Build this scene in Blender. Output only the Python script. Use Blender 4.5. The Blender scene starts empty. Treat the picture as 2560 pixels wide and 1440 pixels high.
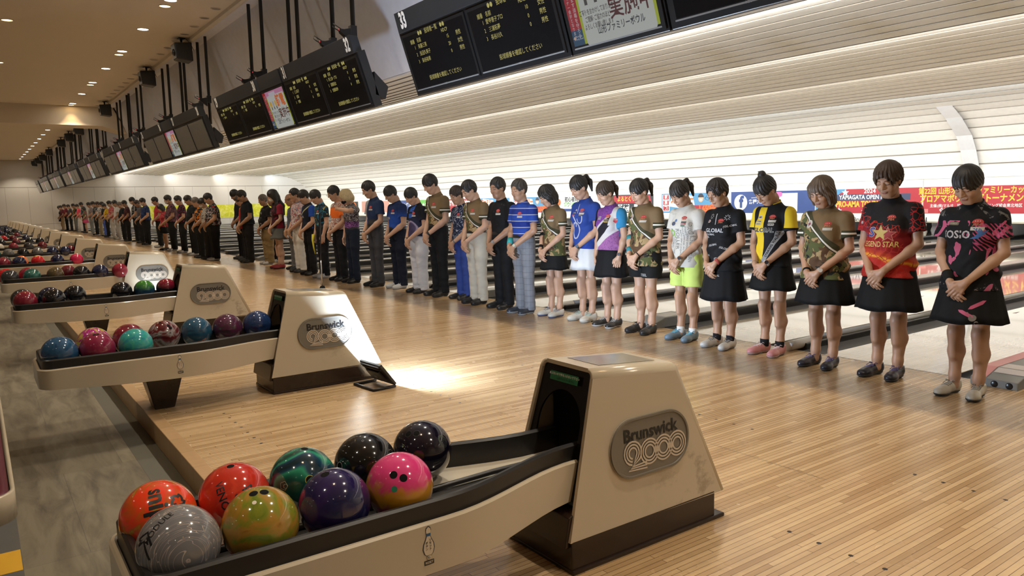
import bpy, bmesh, math, random
import numpy as np
from mathutils import Vector, Matrix
from mathutils.bvhtree import BVHTree
random.seed(7)
S = bpy.context.scene
COL = S.collection
PI = math.pi
# ------------------------------------------------------------------ camera
H_EYE = 1.40
F_PX = 1878.0
yaw, pitch, roll = math.radians(54.497), math.radians(-6.7105), math.radians(-1.243)
fw = Vector((-math.sin(yaw)*math.cos(pitch), math.cos(yaw)*math.cos(pitch), math.sin(pitch)))
rt = Vector((math.cos(yaw), math.sin(yaw), 0.0))
up = rt.cross(fw)
r2 = math.cos(roll)*rt + math.sin(roll)*up
u2 = -math.sin(roll)*rt + math.cos(roll)*up
cam = bpy.data.cameras.new('camera'); cam.sensor_width = 36.0; cam.lens = 36.0*F_PX/2560.0
cam.clip_start = 0.05; cam.clip_end = 300
camo = bpy.data.objects.new('camera', cam); COL.objects.link(camo)
M = Matrix((r2, u2, -fw)).transposed().to_4x4(); M.translation = (0, 0, H_EYE)
camo.matrix_world = M
S.camera = camo
# ------------------------------------------------------------------ world, exposure
w = bpy.data.worlds.new('world'); S.world = w; w.use_nodes = True
w.node_tree.nodes['Background'].inputs[0].default_value = (0.9, 0.82, 0.7, 1)
w.node_tree.nodes['Background'].inputs[1].default_value = 0.012
S.view_settings.view_transform = 'Standard'; S.view_settings.look = 'None'
S.view_settings.gamma = 1.0; S.view_settings.use_curve_mapping = False
S.view_settings.exposure = -0.28
# ------------------------------------------------------------------ scene constants
PITCH = 3.42                 # one pair of lanes
RX0 = -2.255                 # centre of the nearest ball return
NR = 17                      # ball returns along the approach
XL, XR = -59.3, 5.5          # side walls
YB = -7.0                    # wall behind the lounge
Y_EDGE, Y_FOUL, Y_PIT = 0.86, 5.95, 25.6
Z_LOUNGE = -0.14
Z_CEIL = 4.66
CEILC = (0.62, 0.50, 0.34)
LK = 1.0
def area(name, loc, rot, sx, sy, power, col, spread=180):
    l = bpy.data.lights.new(name, 'AREA'); l.shape = 'RECTANGLE'; l.size = sx; l.size_y = sy
    l.energy = power; l.color = col; l.spread = math.radians(spread)
    o = bpy.data.objects.new(name, l); o.location = loc; o.rotation_euler = rot; COL.objects.link(o); return o
LX, LCX = 64.0, -26.9
# white tubes in the coves above the lanes and behind the masking
LOWS = [(8.15, 3.64), (11.3, 3.65), (14.7, 3.65), (18.6, 3.65)]
COVE_W = 800
for k, (y, z) in enumerate(LOWS):
    area('cove_light', (LCX, y+.20, z+.05), (math.radians((92, 92, 92, 78)[k]), 0, 0), LX, .06, COVE_W*(2.0, 2.2, 2.1, 1.65)[k], (1, .975, .93) if k < 3 else (.74, .87, 1))
area('pin_deck_light', (LCX, 23.0, 1.75), (0, 0, 0), LX, .2, 700, (1, .98, .94))
# ------------------------------------------------------------------ helpers
def tag(o, label=None, cat=None, group=None, kind=None):
    if label: o['label'] = label
    if cat: o['category'] = cat
    if group: o['group'] = group
    if kind: o['kind'] = kind
    return o
def empty(name, loc=(0, 0, 0), rz=0.0, scale=1.0):
    o = bpy.data.objects.new(name, None); o.empty_display_size = .1
    o.location = loc; o.rotation_euler = (0, 0, rz); o.scale = (scale,)*3
    COL.objects.link(o); return o
def link(name, me, parent=None, loc=None, rot=None):
    o = bpy.data.objects.new(name, me); COL.objects.link(o)
    if parent is not None: o.parent = parent
    if loc is not None: o.location = loc
    if rot is not None: o.rotation_euler = rot
    return o
def mesh(name, V, F, mats, smooth=False, mi=None):
    me = bpy.data.meshes.new(name); me.from_pydata([tuple(v) for v in V], [], [tuple(f) for f in F])
    for m in (mats if isinstance(mats, (list, tuple)) else [mats]): me.materials.append(m)
    if mi is not None: me.polygons.foreach_set('material_index', mi)
    if smooth: me.polygons.foreach_set('use_smooth', [True]*len(me.polygons))
    me.update(); return me
class MB:
    """collects verts / faces of one mesh"""
    def __init__(s): s.V = []; s.F = []; s.I = []; s.S = []
    def add(s, V, F, i=0, sm=False):
        n = len(s.V); s.V += [tuple(v) for v in V]; s.F += [tuple(a+n for a in f) for f in F]
        s.I += [i]*len(F); s.S += [sm]*len(F); return s
    def box(s, x0, x1, y0, y1, z0, z1, i=0):
        V = [(x, y, z) for z in (z0, z1) for y in (y0, y1) for x in (x0, x1)]
        return s.add(V, [(0, 2, 3, 1), (4, 5, 7, 6), (0, 1, 5, 4), (2, 6, 7, 3), (0, 4, 6, 2), (1, 3, 7, 5)], i)
    def prism(s, poly, x0, x1, axis='x', i=0, sm=False):
        """poly in the other two axes, extruded along axis"""
        def P(a, x): return {'x': (x, a[0], a[1]), 'y': (a[0], x, a[1]), 'z': (a[0], a[1], x)}[axis]
        n = len(poly); V = [P(a, x0) for a in poly]+[P(a, x1) for a in poly]
        F = [(k, (k+1) % n, n+(k+1) % n, n+k) for k in range(n)]
        s.add(V, F, i, sm); s.add(V, [tuple(range(n-1, -1, -1)), tuple(range(n, 2*n))], i); return s
    def loft(s, rings, i=0, sm=True, cap=(True, True), closed=True):
        n = len(rings[0]); V = [p for r in rings for p in r]; F = []
        for a in range(len(rings)-1):
            for k in range(n if closed else n-1):
                F.append((a*n+k, a*n+(k+1) % n, (a+1)*n+(k+1) % n, (a+1)*n+k))
        s.add(V, F, i, sm)
        C = []
        if cap[0]: C.append(tuple(range(n-1, -1, -1)))
        if cap[1]: C.append(tuple((len(rings)-1)*n+k for k in range(n)))
        if C: s.add(V, C, i, False)
        return s
    def tube(s, path, r, n=8, i=0, closed=False):
        path = [Vector(p) for p in path]; m = len(path); rings = []
        for k, p in enumerate(path):
            a = path[(k-1) % m] if (closed or k > 0) else p; b = path[(k+1) % m] if (closed or k < m-1) else p
            t = (b-a).normalized(); u = t.cross(Vector((0, 0, 1)))
            if u.length < .05: u = t.cross(Vector((0, 1, 0)))
            u.normalize(); v = t.cross(u); rr = r[k] if isinstance(r, (list, tuple)) else r
            rings.append([p+rr*(math.cos(q)*u+math.sin(q)*v) for q in [2*PI*j/n for j in range(n)]])
        if closed: rings.append(rings[0])
        return s.loft(rings, i, True, (not closed, not closed))
    def lathe(s, prof, c=(0, 0, 0), n=20, i=0, axis='z', sm=True):
        rings = []
        for r, z in prof:
            ring = []
            for k in range(n):
                a = 2*PI*k/n; x, y = r*math.cos(a), r*math.sin(a)
                p = (x, y, z) if axis == 'z' else ((z, x, y) if axis == 'x' else (y, z, x))
                ring.append((p[0]+c[0], p[1]+c[1], p[2]+c[2]))
            rings.append(ring)
        return s.loft(rings, i, sm)
    def me(s, name, mats, bevel=0, seg=2, merge=False):
        me = mesh(name, s.V, s.F, mats, mi=s.I); me.polygons.foreach_set('use_smooth', s.S)
        bm = bmesh.new(); bm.from_mesh(me)
        bmesh.ops.remove_doubles(bm, verts=bm.verts, dist=1e-5)
        bmesh.ops.recalc_face_normals(bm, faces=bm.faces)
        if bevel:
            ed = [e for e in bm.edges if len(e.link_faces) == 2 and e.calc_face_angle(0) > .5]
            bmesh.ops.bevel(bm, geom=ed, offset=bevel, segments=seg, profile=.5, affect='EDGES', clamp_overlap=True)
        bm.to_mesh(me); bm.free(); me.update(); return me
    def obj(s, name, mats, parent=None, bevel=0, seg=2, loc=None, rot=None):
        return link(name, s.me(name, mats, bevel, seg), parent, loc, rot)
def copy_tree(o, parent=None):
    c = o.copy(); COL.objects.link(c)
    if parent is not None: c.parent = parent
    for ch in o.children: copy_tree(ch, c)
    return c
# ------------------------------------------------------------------ materials
class NT:
    def __init__(s, name):
        s.m = bpy.data.materials.new(name); s.m.use_nodes = True; s.t = s.m.node_tree
        s.b = s.t.nodes['Principled BSDF']; s.L = s.t.links
    def n(s, ty, **kw):
        nd = s.t.nodes.new(ty)
        for k, v in kw.items(): setattr(nd, k, v)
        return nd
    def put(s, sock, v):
        if v is None: return
        if hasattr(v, 'links') or hasattr(v, 'is_output'): s.L.new(v, sock)
        elif isinstance(v, (tuple, list)) and sock.type == 'RGBA' and len(v) == 3: sock.default_value = (*v, 1)
        else: sock.default_value = v
    def coord(s, kind='Object'): return s.n('ShaderNodeTexCoord').outputs[kind]
    def xyz(s, v):
        nd = s.n('ShaderNodeSeparateXYZ'); s.put(nd.inputs[0], v); return nd.outputs
    def comb(s, x, y, z):
        nd = s.n('ShaderNodeCombineXYZ')
        for q, a in zip(nd.inputs, (x, y, z)): s.put(q, a)
        return nd.outputs[0]
    def map(s, v, scale=(1, 1, 1), loc=(0, 0, 0), rot=(0, 0, 0)):
        nd = s.n('ShaderNodeMapping'); s.put(nd.inputs[0], v); nd.inputs[1].default_value = loc
        nd.inputs[2].default_value = rot; nd.inputs[3].default_value = scale; return nd.outputs[0]
    def math(s, op, a, b=0.0, c=0.0):
        nd = s.n('ShaderNodeMath', operation=op); s.put(nd.inputs[0], a); s.put(nd.inputs[1], b); s.put(nd.inputs[2], c); return nd.outputs[0]
    def gt(s, a, b): return s.math('GREATER_THAN', a, b)
    def lt(s, a, b): return s.math('LESS_THAN', a, b)
    def band(s, a, lo, hi): return s.math('MULTIPLY', s.gt(a, lo), s.lt(a, hi))
    def mix(s, f, a, b):
        nd = s.n('ShaderNodeMix', data_type='RGBA'); s.put(nd.inputs[0], f); s.put(nd.inputs[6], a); s.put(nd.inputs[7], b); return nd.outputs[2]
    def noise(s, v, scale=5.0, det=2.0, rough=.5, dist=0.0):
        nd = s.n('ShaderNodeTexNoise'); s.put(nd.inputs['Vector'], v); nd.inputs['Scale'].default_value = scale
        nd.inputs['Detail'].default_value = det; nd.inputs['Roughness'].default_value = rough; nd.inputs['Distortion'].default_value = dist
        return nd.outputs[0]
    def voro(s, v, scale=5.0, feat='F1', out=0):
        nd = s.n('ShaderNodeTexVoronoi', feature=feat); s.put(nd.inputs['Vector'], v); nd.inputs['Scale'].default_value = scale; return nd.outputs[out]
    def wave(s, v, scale=5.0, dist=0.0, det=2.0, dirn='X'):
        nd = s.n('ShaderNodeTexWave', bands_direction=dirn); s.put(nd.inputs['Vector'], v); nd.inputs['Scale'].default_value = scale
        nd.inputs['Distortion'].default_value = dist; nd.inputs['Detail'].default_value = det; return nd.outputs[1]
    def ramp(s, f, stops, interp='LINEAR'):
        nd = s.n('ShaderNodeValToRGB'); cr = nd.color_ramp; cr.interpolation = interp
        while len(cr.elements) < len(stops): cr.elements.new(.5)
        for e, (p, c) in zip(cr.elements, stops): e.position = p; e.color = (*c, 1)
        s.put(nd.inputs[0], f); return nd.outputs[0]
    def bump(s, h, st=.3, d=.01):
        nd = s.n('ShaderNodeBump'); nd.inputs['Strength'].default_value = st; nd.inputs['Distance'].default_value = d
        s.put(nd.inputs['Height'], h); s.L.new(nd.outputs[0], s.b.inputs['Normal'])
    def fin(s, col, rough=.5, metal=0.0, spec=None, coat=0.0, emit=None, es=0.0):
        s.put(s.b.inputs['Base Color'], col); s.put(s.b.inputs['Roughness'], rough); s.put(s.b.inputs['Metallic'], metal)
        if spec is not None: s.b.inputs['Specular IOR Level'].default_value = spec
        if coat: s.b.inputs['Coat Weight'].default_value = coat; s.b.inputs['Coat Roughness'].default_value = .03
        if emit is not None:
            s.put(s.b.inputs['Emission Color'], emit); s.put(s.b.inputs['Emission Strength'], es)
        return s.m
_mc = {}
def plain(col, rough=.5, metal=0.0, coat=0.0, spec=None, emit=None, es=0.0):
    k = (tuple(col), rough, metal, coat, spec, emit, es)
    if k not in _mc:
        n = NT('surface'); v = n.noise(n.coord(), 9.0, 3.0)
        f = n.math('MULTIPLY_ADD', v, .16, .92)
        nd = n.n('ShaderNodeMix', data_type='RGBA', blend_type='MULTIPLY'); nd.inputs[0].default_value = 1
        nd.inputs[6].default_value = (*col, 1); n.L.new(n.comb(f, f, f), nd.inputs[7])
        if spec is None and max(col) < .03 and rough > .55: spec = .15
        _mc[k] = n.fin(nd.outputs[2], rough, metal, spec, coat, emit, es)
    return _mc[k]
def glow(col, st):
    k = ('glow', tuple(col), st)
    if k not in _mc:
        n = NT('lit'); _mc[k] = n.fin((0.02, .02, .02), .4, emit=(*col, 1), es=st)
    return _mc[k]
# ------------------------------------------------------------------ lettering
_tc = {}
def text2d(txt, size=1.0, bold=0.0, shear=0.0, sx=1.0, align='CENTER'):
    """(verts2d, faces) of a piece of lettering, centred"""
    k = (txt, size, bold, shear, sx, align)
    if k in _tc: return _tc[k]
    cu = bpy.data.curves.new('t', 'FONT'); cu.body = txt; cu.size = size; cu.offset = bold*size; cu.shear = shear
    cu.align_x = align; cu.align_y = 'CENTER'; cu.resolution_u = 2
    o = bpy.data.objects.new('t', cu); COL.objects.link(o)
    dg = bpy.context.evaluated_depsgraph_get(); me = bpy.data.meshes.new_from_object(o.evaluated_get(dg))
    V = [(v.co.x*sx, v.co.y) for v in me.vertices]; F = [tuple(p.vertices) for p in me.polygons]
    bpy.data.objects.remove(o); bpy.data.curves.remove(cu); bpy.data.meshes.remove(me)
    _tc[k] = (V, F); return V, F
def disc2d(r, n=24, rx=1.0, c=(0, 0)):
    return [(c[0]+r*rx*math.cos(2*PI*k/n), c[1]+r*math.sin(2*PI*k/n)) for k in range(n)], [tuple(range(n))]
def ring2d(r0, r1, n=32, c=(0, 0), a0=0.0, a1=2*PI):
    V = []; full = abs(a1-a0-2*PI) < 1e-4; m = n if full else n+1
    for k in range(m):
        a = a0+(a1-a0)*k/n; V += [(c[0]+r0*math.cos(a), c[1]+r0*math.sin(a)), (c[0]+r1*math.cos(a), c[1]+r1*math.sin(a))]
    F = [(2*k, 2*k+1, (2*k+3) % (2*m), (2*k+2) % (2*m)) for k in range(n)]
    return V, F
def rect2d(x0, x1, y0, y1): return [(x0, y0), (x1, y0), (x1, y1), (x0, y1)], [(0, 1, 2, 3)]
def poly2d(*p): return list(p), [tuple(range(len(p)))]
def stroke2d(path, w):
    """ribbon of width w along a 2d path"""
    V = []; n = len(path)
    for k in range(n):
        a = path[max(k-1, 0)]; b = path[min(k+1, n-1)]; dx, dy = b[0]-a[0], b[1]-a[1]; l = math.hypot(dx, dy) or 1
        V += [(path[k][0]-dy/l*w/2, path[k][1]+dx/l*w/2), (path[k][0]+dy/l*w/2, path[k][1]-dx/l*w/2)]
    return V, [(2*k, 2*k+1, 2*k+3, 2*k+2) for k in range(n-1)]
def star2d(r, r1, n=5, a0=PI/2, c=(0, 0)):
    V = [(c[0]+(r if k % 2 == 0 else r1)*math.cos(a0+PI*k/n), c[1]+(r if k % 2 == 0 else r1)*math.sin(a0+PI*k/n)) for k in range(2*n)]
    return V+[c], [(k, (k+1) % (2*n), 2*n) for k in range(2*n)]
def roundrect2d(w, h, r, n=6):
    V = []
    for cx, cy, a in ((w/2-r, h/2-r, 0), (-w/2+r, h/2-r, PI/2), (-w/2+r, -h/2+r, PI), (w/2-r, -h/2+r, 1.5*PI)):
        V += [(cx+r*math.cos(a+PI/2*k/n), cy+r*math.sin(a+PI/2*k/n)) for k in range(n+1)]
    return V, [tuple(range(len(V)))]
def place2d(vf, o, r, u, off=(0, 0), sc=1.0, rot=0.0, lift=0.0):
    """2d shape -> 3d on the plane o + x*r + y*u, lifted along the normal"""
    V, F = vf; o = Vector(o); r = Vector(r); u = Vector(u); nrm = r.cross(u).normalized()
    c, s_ = math.cos(rot), math.sin(rot)
    return [o+r*(off[0]+sc*(c*x-s_*y))+u*(off[1]+sc*(s_*x+c*y))+nrm*lift for x, y in V], F
def dense(vf, step=.012):
    """cut big faces into a fine grid so that they follow the cloth"""
    V, F = vf; bm = bmesh.new(); vs = [bm.verts.new((x, y, 0)) for x, y in V]
    for f in F:
        try: bm.faces.new([vs[i] for i in f])
        except ValueError: pass
    xs = [v[0] for v in V]; ys = [v[1] for v in V]
    for a, lo, hi, nn in ((0, min(xs), max(xs), (1, 0, 0)), (1, min(ys), max(ys), (0, 1, 0))):
        q = lo+step
        while q < hi:
            co = (q, 0, 0) if a == 0 else (0, q, 0)
            bmesh.ops.bisect_plane(bm, geom=bm.verts[:]+bm.edges[:]+bm.faces[:], plane_co=co, plane_no=nn); q += step
    bm.verts.index_update(); V2 = [(v.co.x, v.co.y) for v in bm.verts]; F2 = [tuple(v.index for v in f.verts) for f in bm.faces]; bm.free(); return V2, F2
# ================================================================== setting
def wood(name, c1, c2, mortar, bw, bl, rough, spec=.5, off=0.0, coat=0.0):
    n = NT(name); p = n.coord(); o = n.xyz(p)
    wn = n.n('ShaderNodeTexWhiteNoise', noise_dimensions='1D'); n.put(wn.inputs['W'], n.math('FLOOR', n.math('DIVIDE', o[0], bw)))
    v = n.comb(n.math('MULTIPLY_ADD', wn.outputs[0], bl*3.7, o[1]), o[0], o[2])
    br = n.n('ShaderNodeTexBrick', offset=0.0, offset_frequency=2, squash=1.0)
    n.put(br.inputs['Vector'], v); br.inputs['Scale'].default_value = 1
    for k, c in (('Color1', c1), ('Color2', c2), ('Mortar', mortar)): br.inputs[k].default_value = (*c, 1)
    br.inputs['Mortar Size'].default_value = .0013; br.inputs['Mortar Smooth'].default_value = .3
    br.inputs['Bias'].default_value = -.15; br.inputs['Brick Width'].default_value = bl; br.inputs['Row Height'].default_value = bw
    g = n.noise(n.map(p, (45, 1.2, 1)), 1.0, 3, .6); g2 = n.noise(n.map(p, (7, 26, 1)), 1.0, 2, .5)
    f = n.math('MULTIPLY_ADD', g, .36, .82); f = n.math('MULTIPLY', f, n.math('MULTIPLY_ADD', g2, .16, .92))
    nd = n.n('ShaderNodeMix', data_type='RGBA', blend_type='MULTIPLY'); nd.inputs[0].default_value = 1
    n.put(nd.inputs[6], br.outputs[0]); n.put(nd.inputs[7], n.comb(f, f, f))
    r = n.math('MULTIPLY_ADD', n.noise(p, 3.0, 3), .10, rough-.05)
    n.b.inputs['Coat Weight'].default_value = coat; n.b.inputs['Coat Roughness'].default_value = .04
    return n.fin(nd.outputs[2], r, spec=spec)
M_APP = wood('approach_boards', (.60, .425, .235), (.38, .235, .11), (.10, .055, .025), .0268, 1.15, .26)
M_LANE = wood('lane_boards', (.72, .62, .46), (.66, .555, .40), (.45, .34, .22), .0268, 3.2, .12, coat=1.0)
M_EDGE = wood('edge_board', (.48, .31, .16), (.42, .27, .13), (.2, .12, .06), .3, 4.0, .35)
M_DOT = plain((.02, .012, .008), .4)
m = MB(); m.box(XL, XR, Y_EDGE, Y_FOUL, Z_LOUNGE, 0, 0)
for k in range(-1, NR):                       # approach dots, two rows per pair and the seams between panels
    xc = RX0-PITCH*k
    for sgn in (-1, 1):
        for q in range(7):
            for yy in (1.28, 2.66, 3.70):
                V, F = disc2d(.010, 10, 1, (xc+sgn*.885+(q-3)*.135, yy)); m.add([(x, y, .0006) for x, y in V], F, 1)
    m.add([(xc-.55, 3.298, .0004), (xc+.25, 3.298, .0004), (xc+.25, 3.301, .0004), (xc-.55, 3.301, .0004)], [(0, 1, 2, 3)], 1)
m.add([(XL, Y_FOUL-.012, .0005), (XR, Y_FOUL-.012, .0005), (XR, Y_FOUL, .0005), (XL, Y_FOUL, .0005)], [(0, 1, 2, 3)], 1)
tag(m.obj('floor', [M_APP, M_DOT]), kind='structure')
m = MB(); m.box(XL, XR, Y_EDGE-.004, Y_EDGE+.075, Z_LOUNGE, .0015)
tag(m.obj('trim_1', M_EDGE, bevel=.004), kind='structure')
# lounge floor: grey stone-look planks
n = NT('lounge_planks'); p = n.coord(); o = n.xyz(p)
br = n.n('ShaderNodeTexBrick', offset=.5); n.put(br.inputs['Vector'], n.comb(o[1], o[0], o[2])); br.inputs['Scale'].default_value = 1
for k, c in (('Color1', (.215, .19, .145)), ('Color2', (.17, .15, .115)), ('Mortar', (.11, .10, .08))): br.inputs[k].default_value = (*c, 1)
br.inputs['Mortar Size'].default_value = .0015; br.inputs['Brick Width'].default_value = .62; br.inputs['Row Height'].default_value = 1.25
s1 = n.noise(n.map(p, (1.3, 5.5, 1)), 1.6, 6, .62, .8); s2 = n.noise(n.map(p, (2.2, 15, 1)), 1.0, 4, .6)
f = n.math('ADD', n.math('MULTIPLY', s1, 2.3), n.math('MULTIPLY', s2, .9)); f = n.math('MINIMUM', n.math('MAXIMUM', n.math('SUBTRACT', f, .62), .30), 1.25)
nd = n.n('ShaderNodeMix', data_type='RGBA', blend_type='MULTIPLY'); nd.inputs[0].default_value = 1
n.put(nd.inputs[6], br.outputs[0]); n.put(nd.inputs[7], n.comb(f, f, n.math('MULTIPLY', f, .97)))
M_LOUNGE = n.fin(nd.outputs[2], .42)
m = MB(); m.box(XL, XR, YB, Y_EDGE-.16, Z_LOUNGE-.1, Z_LOUNGE, 0); m.box(XL, XR, Y_EDGE-.16, Y_EDGE, Z_LOUNGE-.1, Z_LOUNGE+.001, 1)
m.box(XL, XR, -2.2, .055, Z_LOUNGE, Z_LOUNGE+.003, 2)
m.box(-3.98, -3.74, -.8, .052, Z_LOUNGE+.003, Z_LOUNGE+.0045, 3)
tag(m.obj('floor', [M_LOUNGE, plain((.115, .11, .085), .6), plain((.115, .115, .11), .5), plain((.75, .42, .03), .5)]), kind='structure')
# lanes, gutters
HL = 1.0541
m = MB(); g = MB()
M_GUT = plain((.03, .03, .032), .35); M_CAP = plain((.36, .35, .33), .25, metal=.3); M_BLK = plain((.012, .012, .013), .3)
lanes = []
def gutter(x0, x1):
    n_ = 8; V = []; F = []
    for k in range(n_+1):
        a = PI*k/n_; x = (x0+x1)/2-(x1-x0)/2*math.cos(a); z = -.008-.085*math.sin(a)
        V += [(x, Y_FOUL, z), (x, Y_PIT, z)]
    F = [(2*k, 2*k+2, 2*k+3, 2*k+1) for k in range(n_)]
    g.add(V, F, 0, True)
for k in range(-2, NR):
    xc = RX0-PITCH*k
    for sgn in (-1, 1):
        e = xc+sgn*.125; a, b = e+sgn*.235, e+sgn*(.235+HL); c = b+sgn*.235
        m.box(min(a, b), max(a, b), Y_FOUL, Y_PIT, -.12, -.002, 0)
        # seven arrows and the range dots are dark inlays in the boards
        for q in range(-3, 4):
            cx = (a+b)/2+q*.135; cy = Y_FOUL+4.6-abs(q)*.32
            m.add([(cx-.02, cy-.07, -.0012), (cx+.02, cy-.07, -.0012), (cx, cy+.09, -.0012)], [(0, 1, 2)], 1)
        gutter(*sorted((e, a))); gutter(*sorted((b, c)))
g.box(XL, XR, Y_FOUL, Y_PIT, -.2, -.12, 0)
tag(m.obj('floor', [M_LANE, plain((.16, .08, .04), .3)]), kind='structure')
tag(g.obj('trim_2', M_GUT), kind='structure')
# lane dividers
M_WHT = plain((.62, .60, .56), .3); M_PINK = plain((.62, .22, .22), .35); M_GRY = plain((.20, .20, .19), .45)
ORD = ['nearest', 'second', 'third', 'fourth', 'fifth', 'sixth', 'seventh', 'eighth', 'ninth', 'tenth', 'eleventh', 'twelfth',
       'thirteenth', 'fourteenth', 'fifteenth', 'sixteenth', 'seventeenth', 'last']
def make_wide(k):
    xc = RX0-PITCH*k
    r = empty('lane_divider', (xc, Y_FOUL, 0))
    tag(r, f'wide grey lane divider in line with the {ORD[k]} ball return' + (', pink striped cover' if k == 0 else ''), 'divider', 'wide lane dividers')
    if k == 0:
        b = MB(); b.prism([(.30, -.03), (.30, .085), (19.6, .085), (19.6, -.03)], -.125, .125, 'x', 0)
        b.obj('divider_body', M_BLK, r, bevel=.008)
        b = MB(); b.prism([(.28, .085), (.28, .1), (19.6, .1), (19.6, .085)], -.118, .118, 'x', 0); b.obj('capping', M_CAP, r, bevel=.004)
        # end cover with a sloping nose
        b = MB(); b.prism([(-.14, -.002), (-.14, .055), (.06, .108), (1.5, .108), (1.5, -.002)], -.17, .14, 'x', 0)
        c = b.obj('end_cover', M_GRY, r, bevel=.006)
        b = MB(); b.add([(-.165, -.12, .063), (-.07, -.12, .063), (-.07, .06, .1095), (-.165, .06, .1095)], [(0, 1, 2, 3)])
        b.add([(-.165, .06, .1095), (-.07, .06, .1095), (-.07, 1.5, .1095), (-.165, 1.5, .1095)], [(0, 1, 2, 3)])
        b.obj('stripe', M_PINK, c)
        b = MB(); b.add([(-.06, -.03, .0865), (.13, -.03, .0865), (.13, .05, .1085), (-.06, .05, .1085)], [(0, 1, 2, 3)])
        b.add([(-.06, .06, .1095), (.13, .06, .1095), (.13, .22, .1095), (-.06, .22, .1095)], [(0, 1, 2, 3)])
        b.obj('notice', plain((.55, .5, .48), .4), c)
        b = MB()
        for q in (-.11, -.01, .085):
            b.lathe([(.001, -.003), (.02, -.003), (.024, 0), (.02, .004), (.001, .004)], (q, -.1405, .025), 14, 0, 'y')
        b.obj('socket', M_BLK, c)
    else:
        b = MB(); b.prism([(.04, -.03), (.04, .08), (19.6, .08), (19.6, -.03)], -.125, .125, 'x', 0); b.obj('divider_body', M_BLK, r, bevel=.008)
        b = MB(); b.prism([(.02, .08), (.02, .1), (19.6, .1), (19.6, .08)], -.12, .12, 'x', 0); b.obj('capping', M_CAP, r, bevel=.006)
        if k < 6:
            b = MB(); b.prism([(-.12, -.002), (-.12, .06), (.02, .104), (.42, .104), (.42, -.002)], -.15, .13, 'x', 0); c = b.obj('end_cover', M_GRY, r, bevel=.006)
            b = MB(); b.add([(-.10, .06, .1055), (.1, .06, .1055), (.1, .36, .1055), (-.1, .36, .1055)], [(0, 1, 2, 3)]); b.obj('notice', plain((.5, .48, .44), .4), c)
    return r
def make_narrow(k, first=None):
    xc = RX0-PITCH*k-PITCH/2
    r = empty('lane_divider', (xc, Y_FOUL, 0))
    tag(r, f'narrow black and silver lane divider between the {ORD[k]} and {ORD[k+1]} ball returns', 'divider', 'narrow lane dividers')
    b = MB(); b.prism([(.10, -.03), (.10, .05), (19.6, .05), (19.6, -.03)], -.06, .06, 'x', 0); b.obj('divider_body', M_BLK, r, bevel=.01)
    b = MB(); b.tube([(0, .28, .055), (0, 6, .055), (0, 12, .055), (0, 19.6, .055)], .034, 12); b.obj('capping', M_CAP, r)
    b = MB(); b.tube([(0, -.10, .040), (0, .05, .042), (0, .27, .045)], .045, 14); b.obj('end_cap', M_WHT, r)
    return r
w1 = [make_wide(k) for k in range(NR)]
n1 = [make_narrow(k) for k in range(NR-1)]
# ---------------- ceiling
n = NT('ceiling_paint'); p = n.coord(); q = n.noise(p, 1.2, 3); M_CEIL = n.fin(n.mix(q, (.68, .61, .50), (.71, .64, .53)), .85)
M_SOF = plain((.68, .70, .78), .7); M_SLAT = plain((.73, .70, .645), .5); M_GAP = plain((.22, .19, .15), .8)  # M_GAP: shade of the slat gaps put into the groove faces' colour
m = MB(); m.prism([(YB, Z_CEIL), (3.78, Z_CEIL), (3.78, Z_CEIL+.3), (YB, Z_CEIL+.3)], XL, XR, 'x', 0)
tag(m.obj('ceiling', M_CEIL), kind='structure')
m = MB(); m.prism([(3.74, Z_CEIL-.06), (3.78, Z_CEIL-.075), (3.83, Z_CEIL-.06), (3.83, Z_CEIL+.02), (3.74, Z_CEIL+.02)], XL, XR, 'x', 0)
tag(m.obj('trim_3', plain((.66, .60, .5), .5)), kind='structure')
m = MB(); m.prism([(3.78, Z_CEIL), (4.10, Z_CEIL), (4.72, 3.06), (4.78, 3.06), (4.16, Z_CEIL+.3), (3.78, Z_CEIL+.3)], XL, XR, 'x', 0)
tag(m.obj('ceiling', M_SOF), kind='structure')  # bluish base: part of the floodlight's lilac put into the paint
def facet(P, nb):
    """profile points of nb boards along polyline P, with a lip and a shadow gap at each joint"""
    L = [0]
    for a, b in zip(P[:-1], P[1:]): L.append(L[-1]+math.dist(a, b))
    def at(s):
        for k in range(len(L)-1):
            if s <= L[k+1]+1e-9:
                t = (s-L[k])/(L[k+1]-L[k]); a, b = P[k], P[k+1]; return (a[0]+t*(b[0]-a[0]), a[1]+t*(b[1]-a[1]))
        return P[-1]
    out = []; T = L[-1]
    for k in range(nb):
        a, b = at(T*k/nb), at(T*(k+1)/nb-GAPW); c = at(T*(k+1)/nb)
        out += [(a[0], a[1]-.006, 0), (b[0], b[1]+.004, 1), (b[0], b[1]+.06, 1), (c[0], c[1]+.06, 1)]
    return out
def arc(a, b, dip, n_=6):
    return [(a[0]+(b[0]-a[0])*t, a[1]+(b[1]-a[1])*(t**1.8)) for t in [k/n_ for k in range(n_+1)]]
GAPW = .030
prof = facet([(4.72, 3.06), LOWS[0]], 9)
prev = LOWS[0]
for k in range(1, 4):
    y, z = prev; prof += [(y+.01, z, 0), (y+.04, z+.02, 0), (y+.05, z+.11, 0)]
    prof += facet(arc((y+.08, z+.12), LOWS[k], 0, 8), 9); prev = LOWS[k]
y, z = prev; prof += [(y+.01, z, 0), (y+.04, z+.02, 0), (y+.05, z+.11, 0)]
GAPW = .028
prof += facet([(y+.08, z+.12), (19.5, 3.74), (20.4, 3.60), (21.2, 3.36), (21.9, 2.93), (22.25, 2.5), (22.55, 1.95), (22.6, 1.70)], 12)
m = MB(); nP = len(prof); V = [(XL, a, b) for a, b, g_ in prof]+[(XR, a, b) for a, b, g_ in prof]
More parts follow.
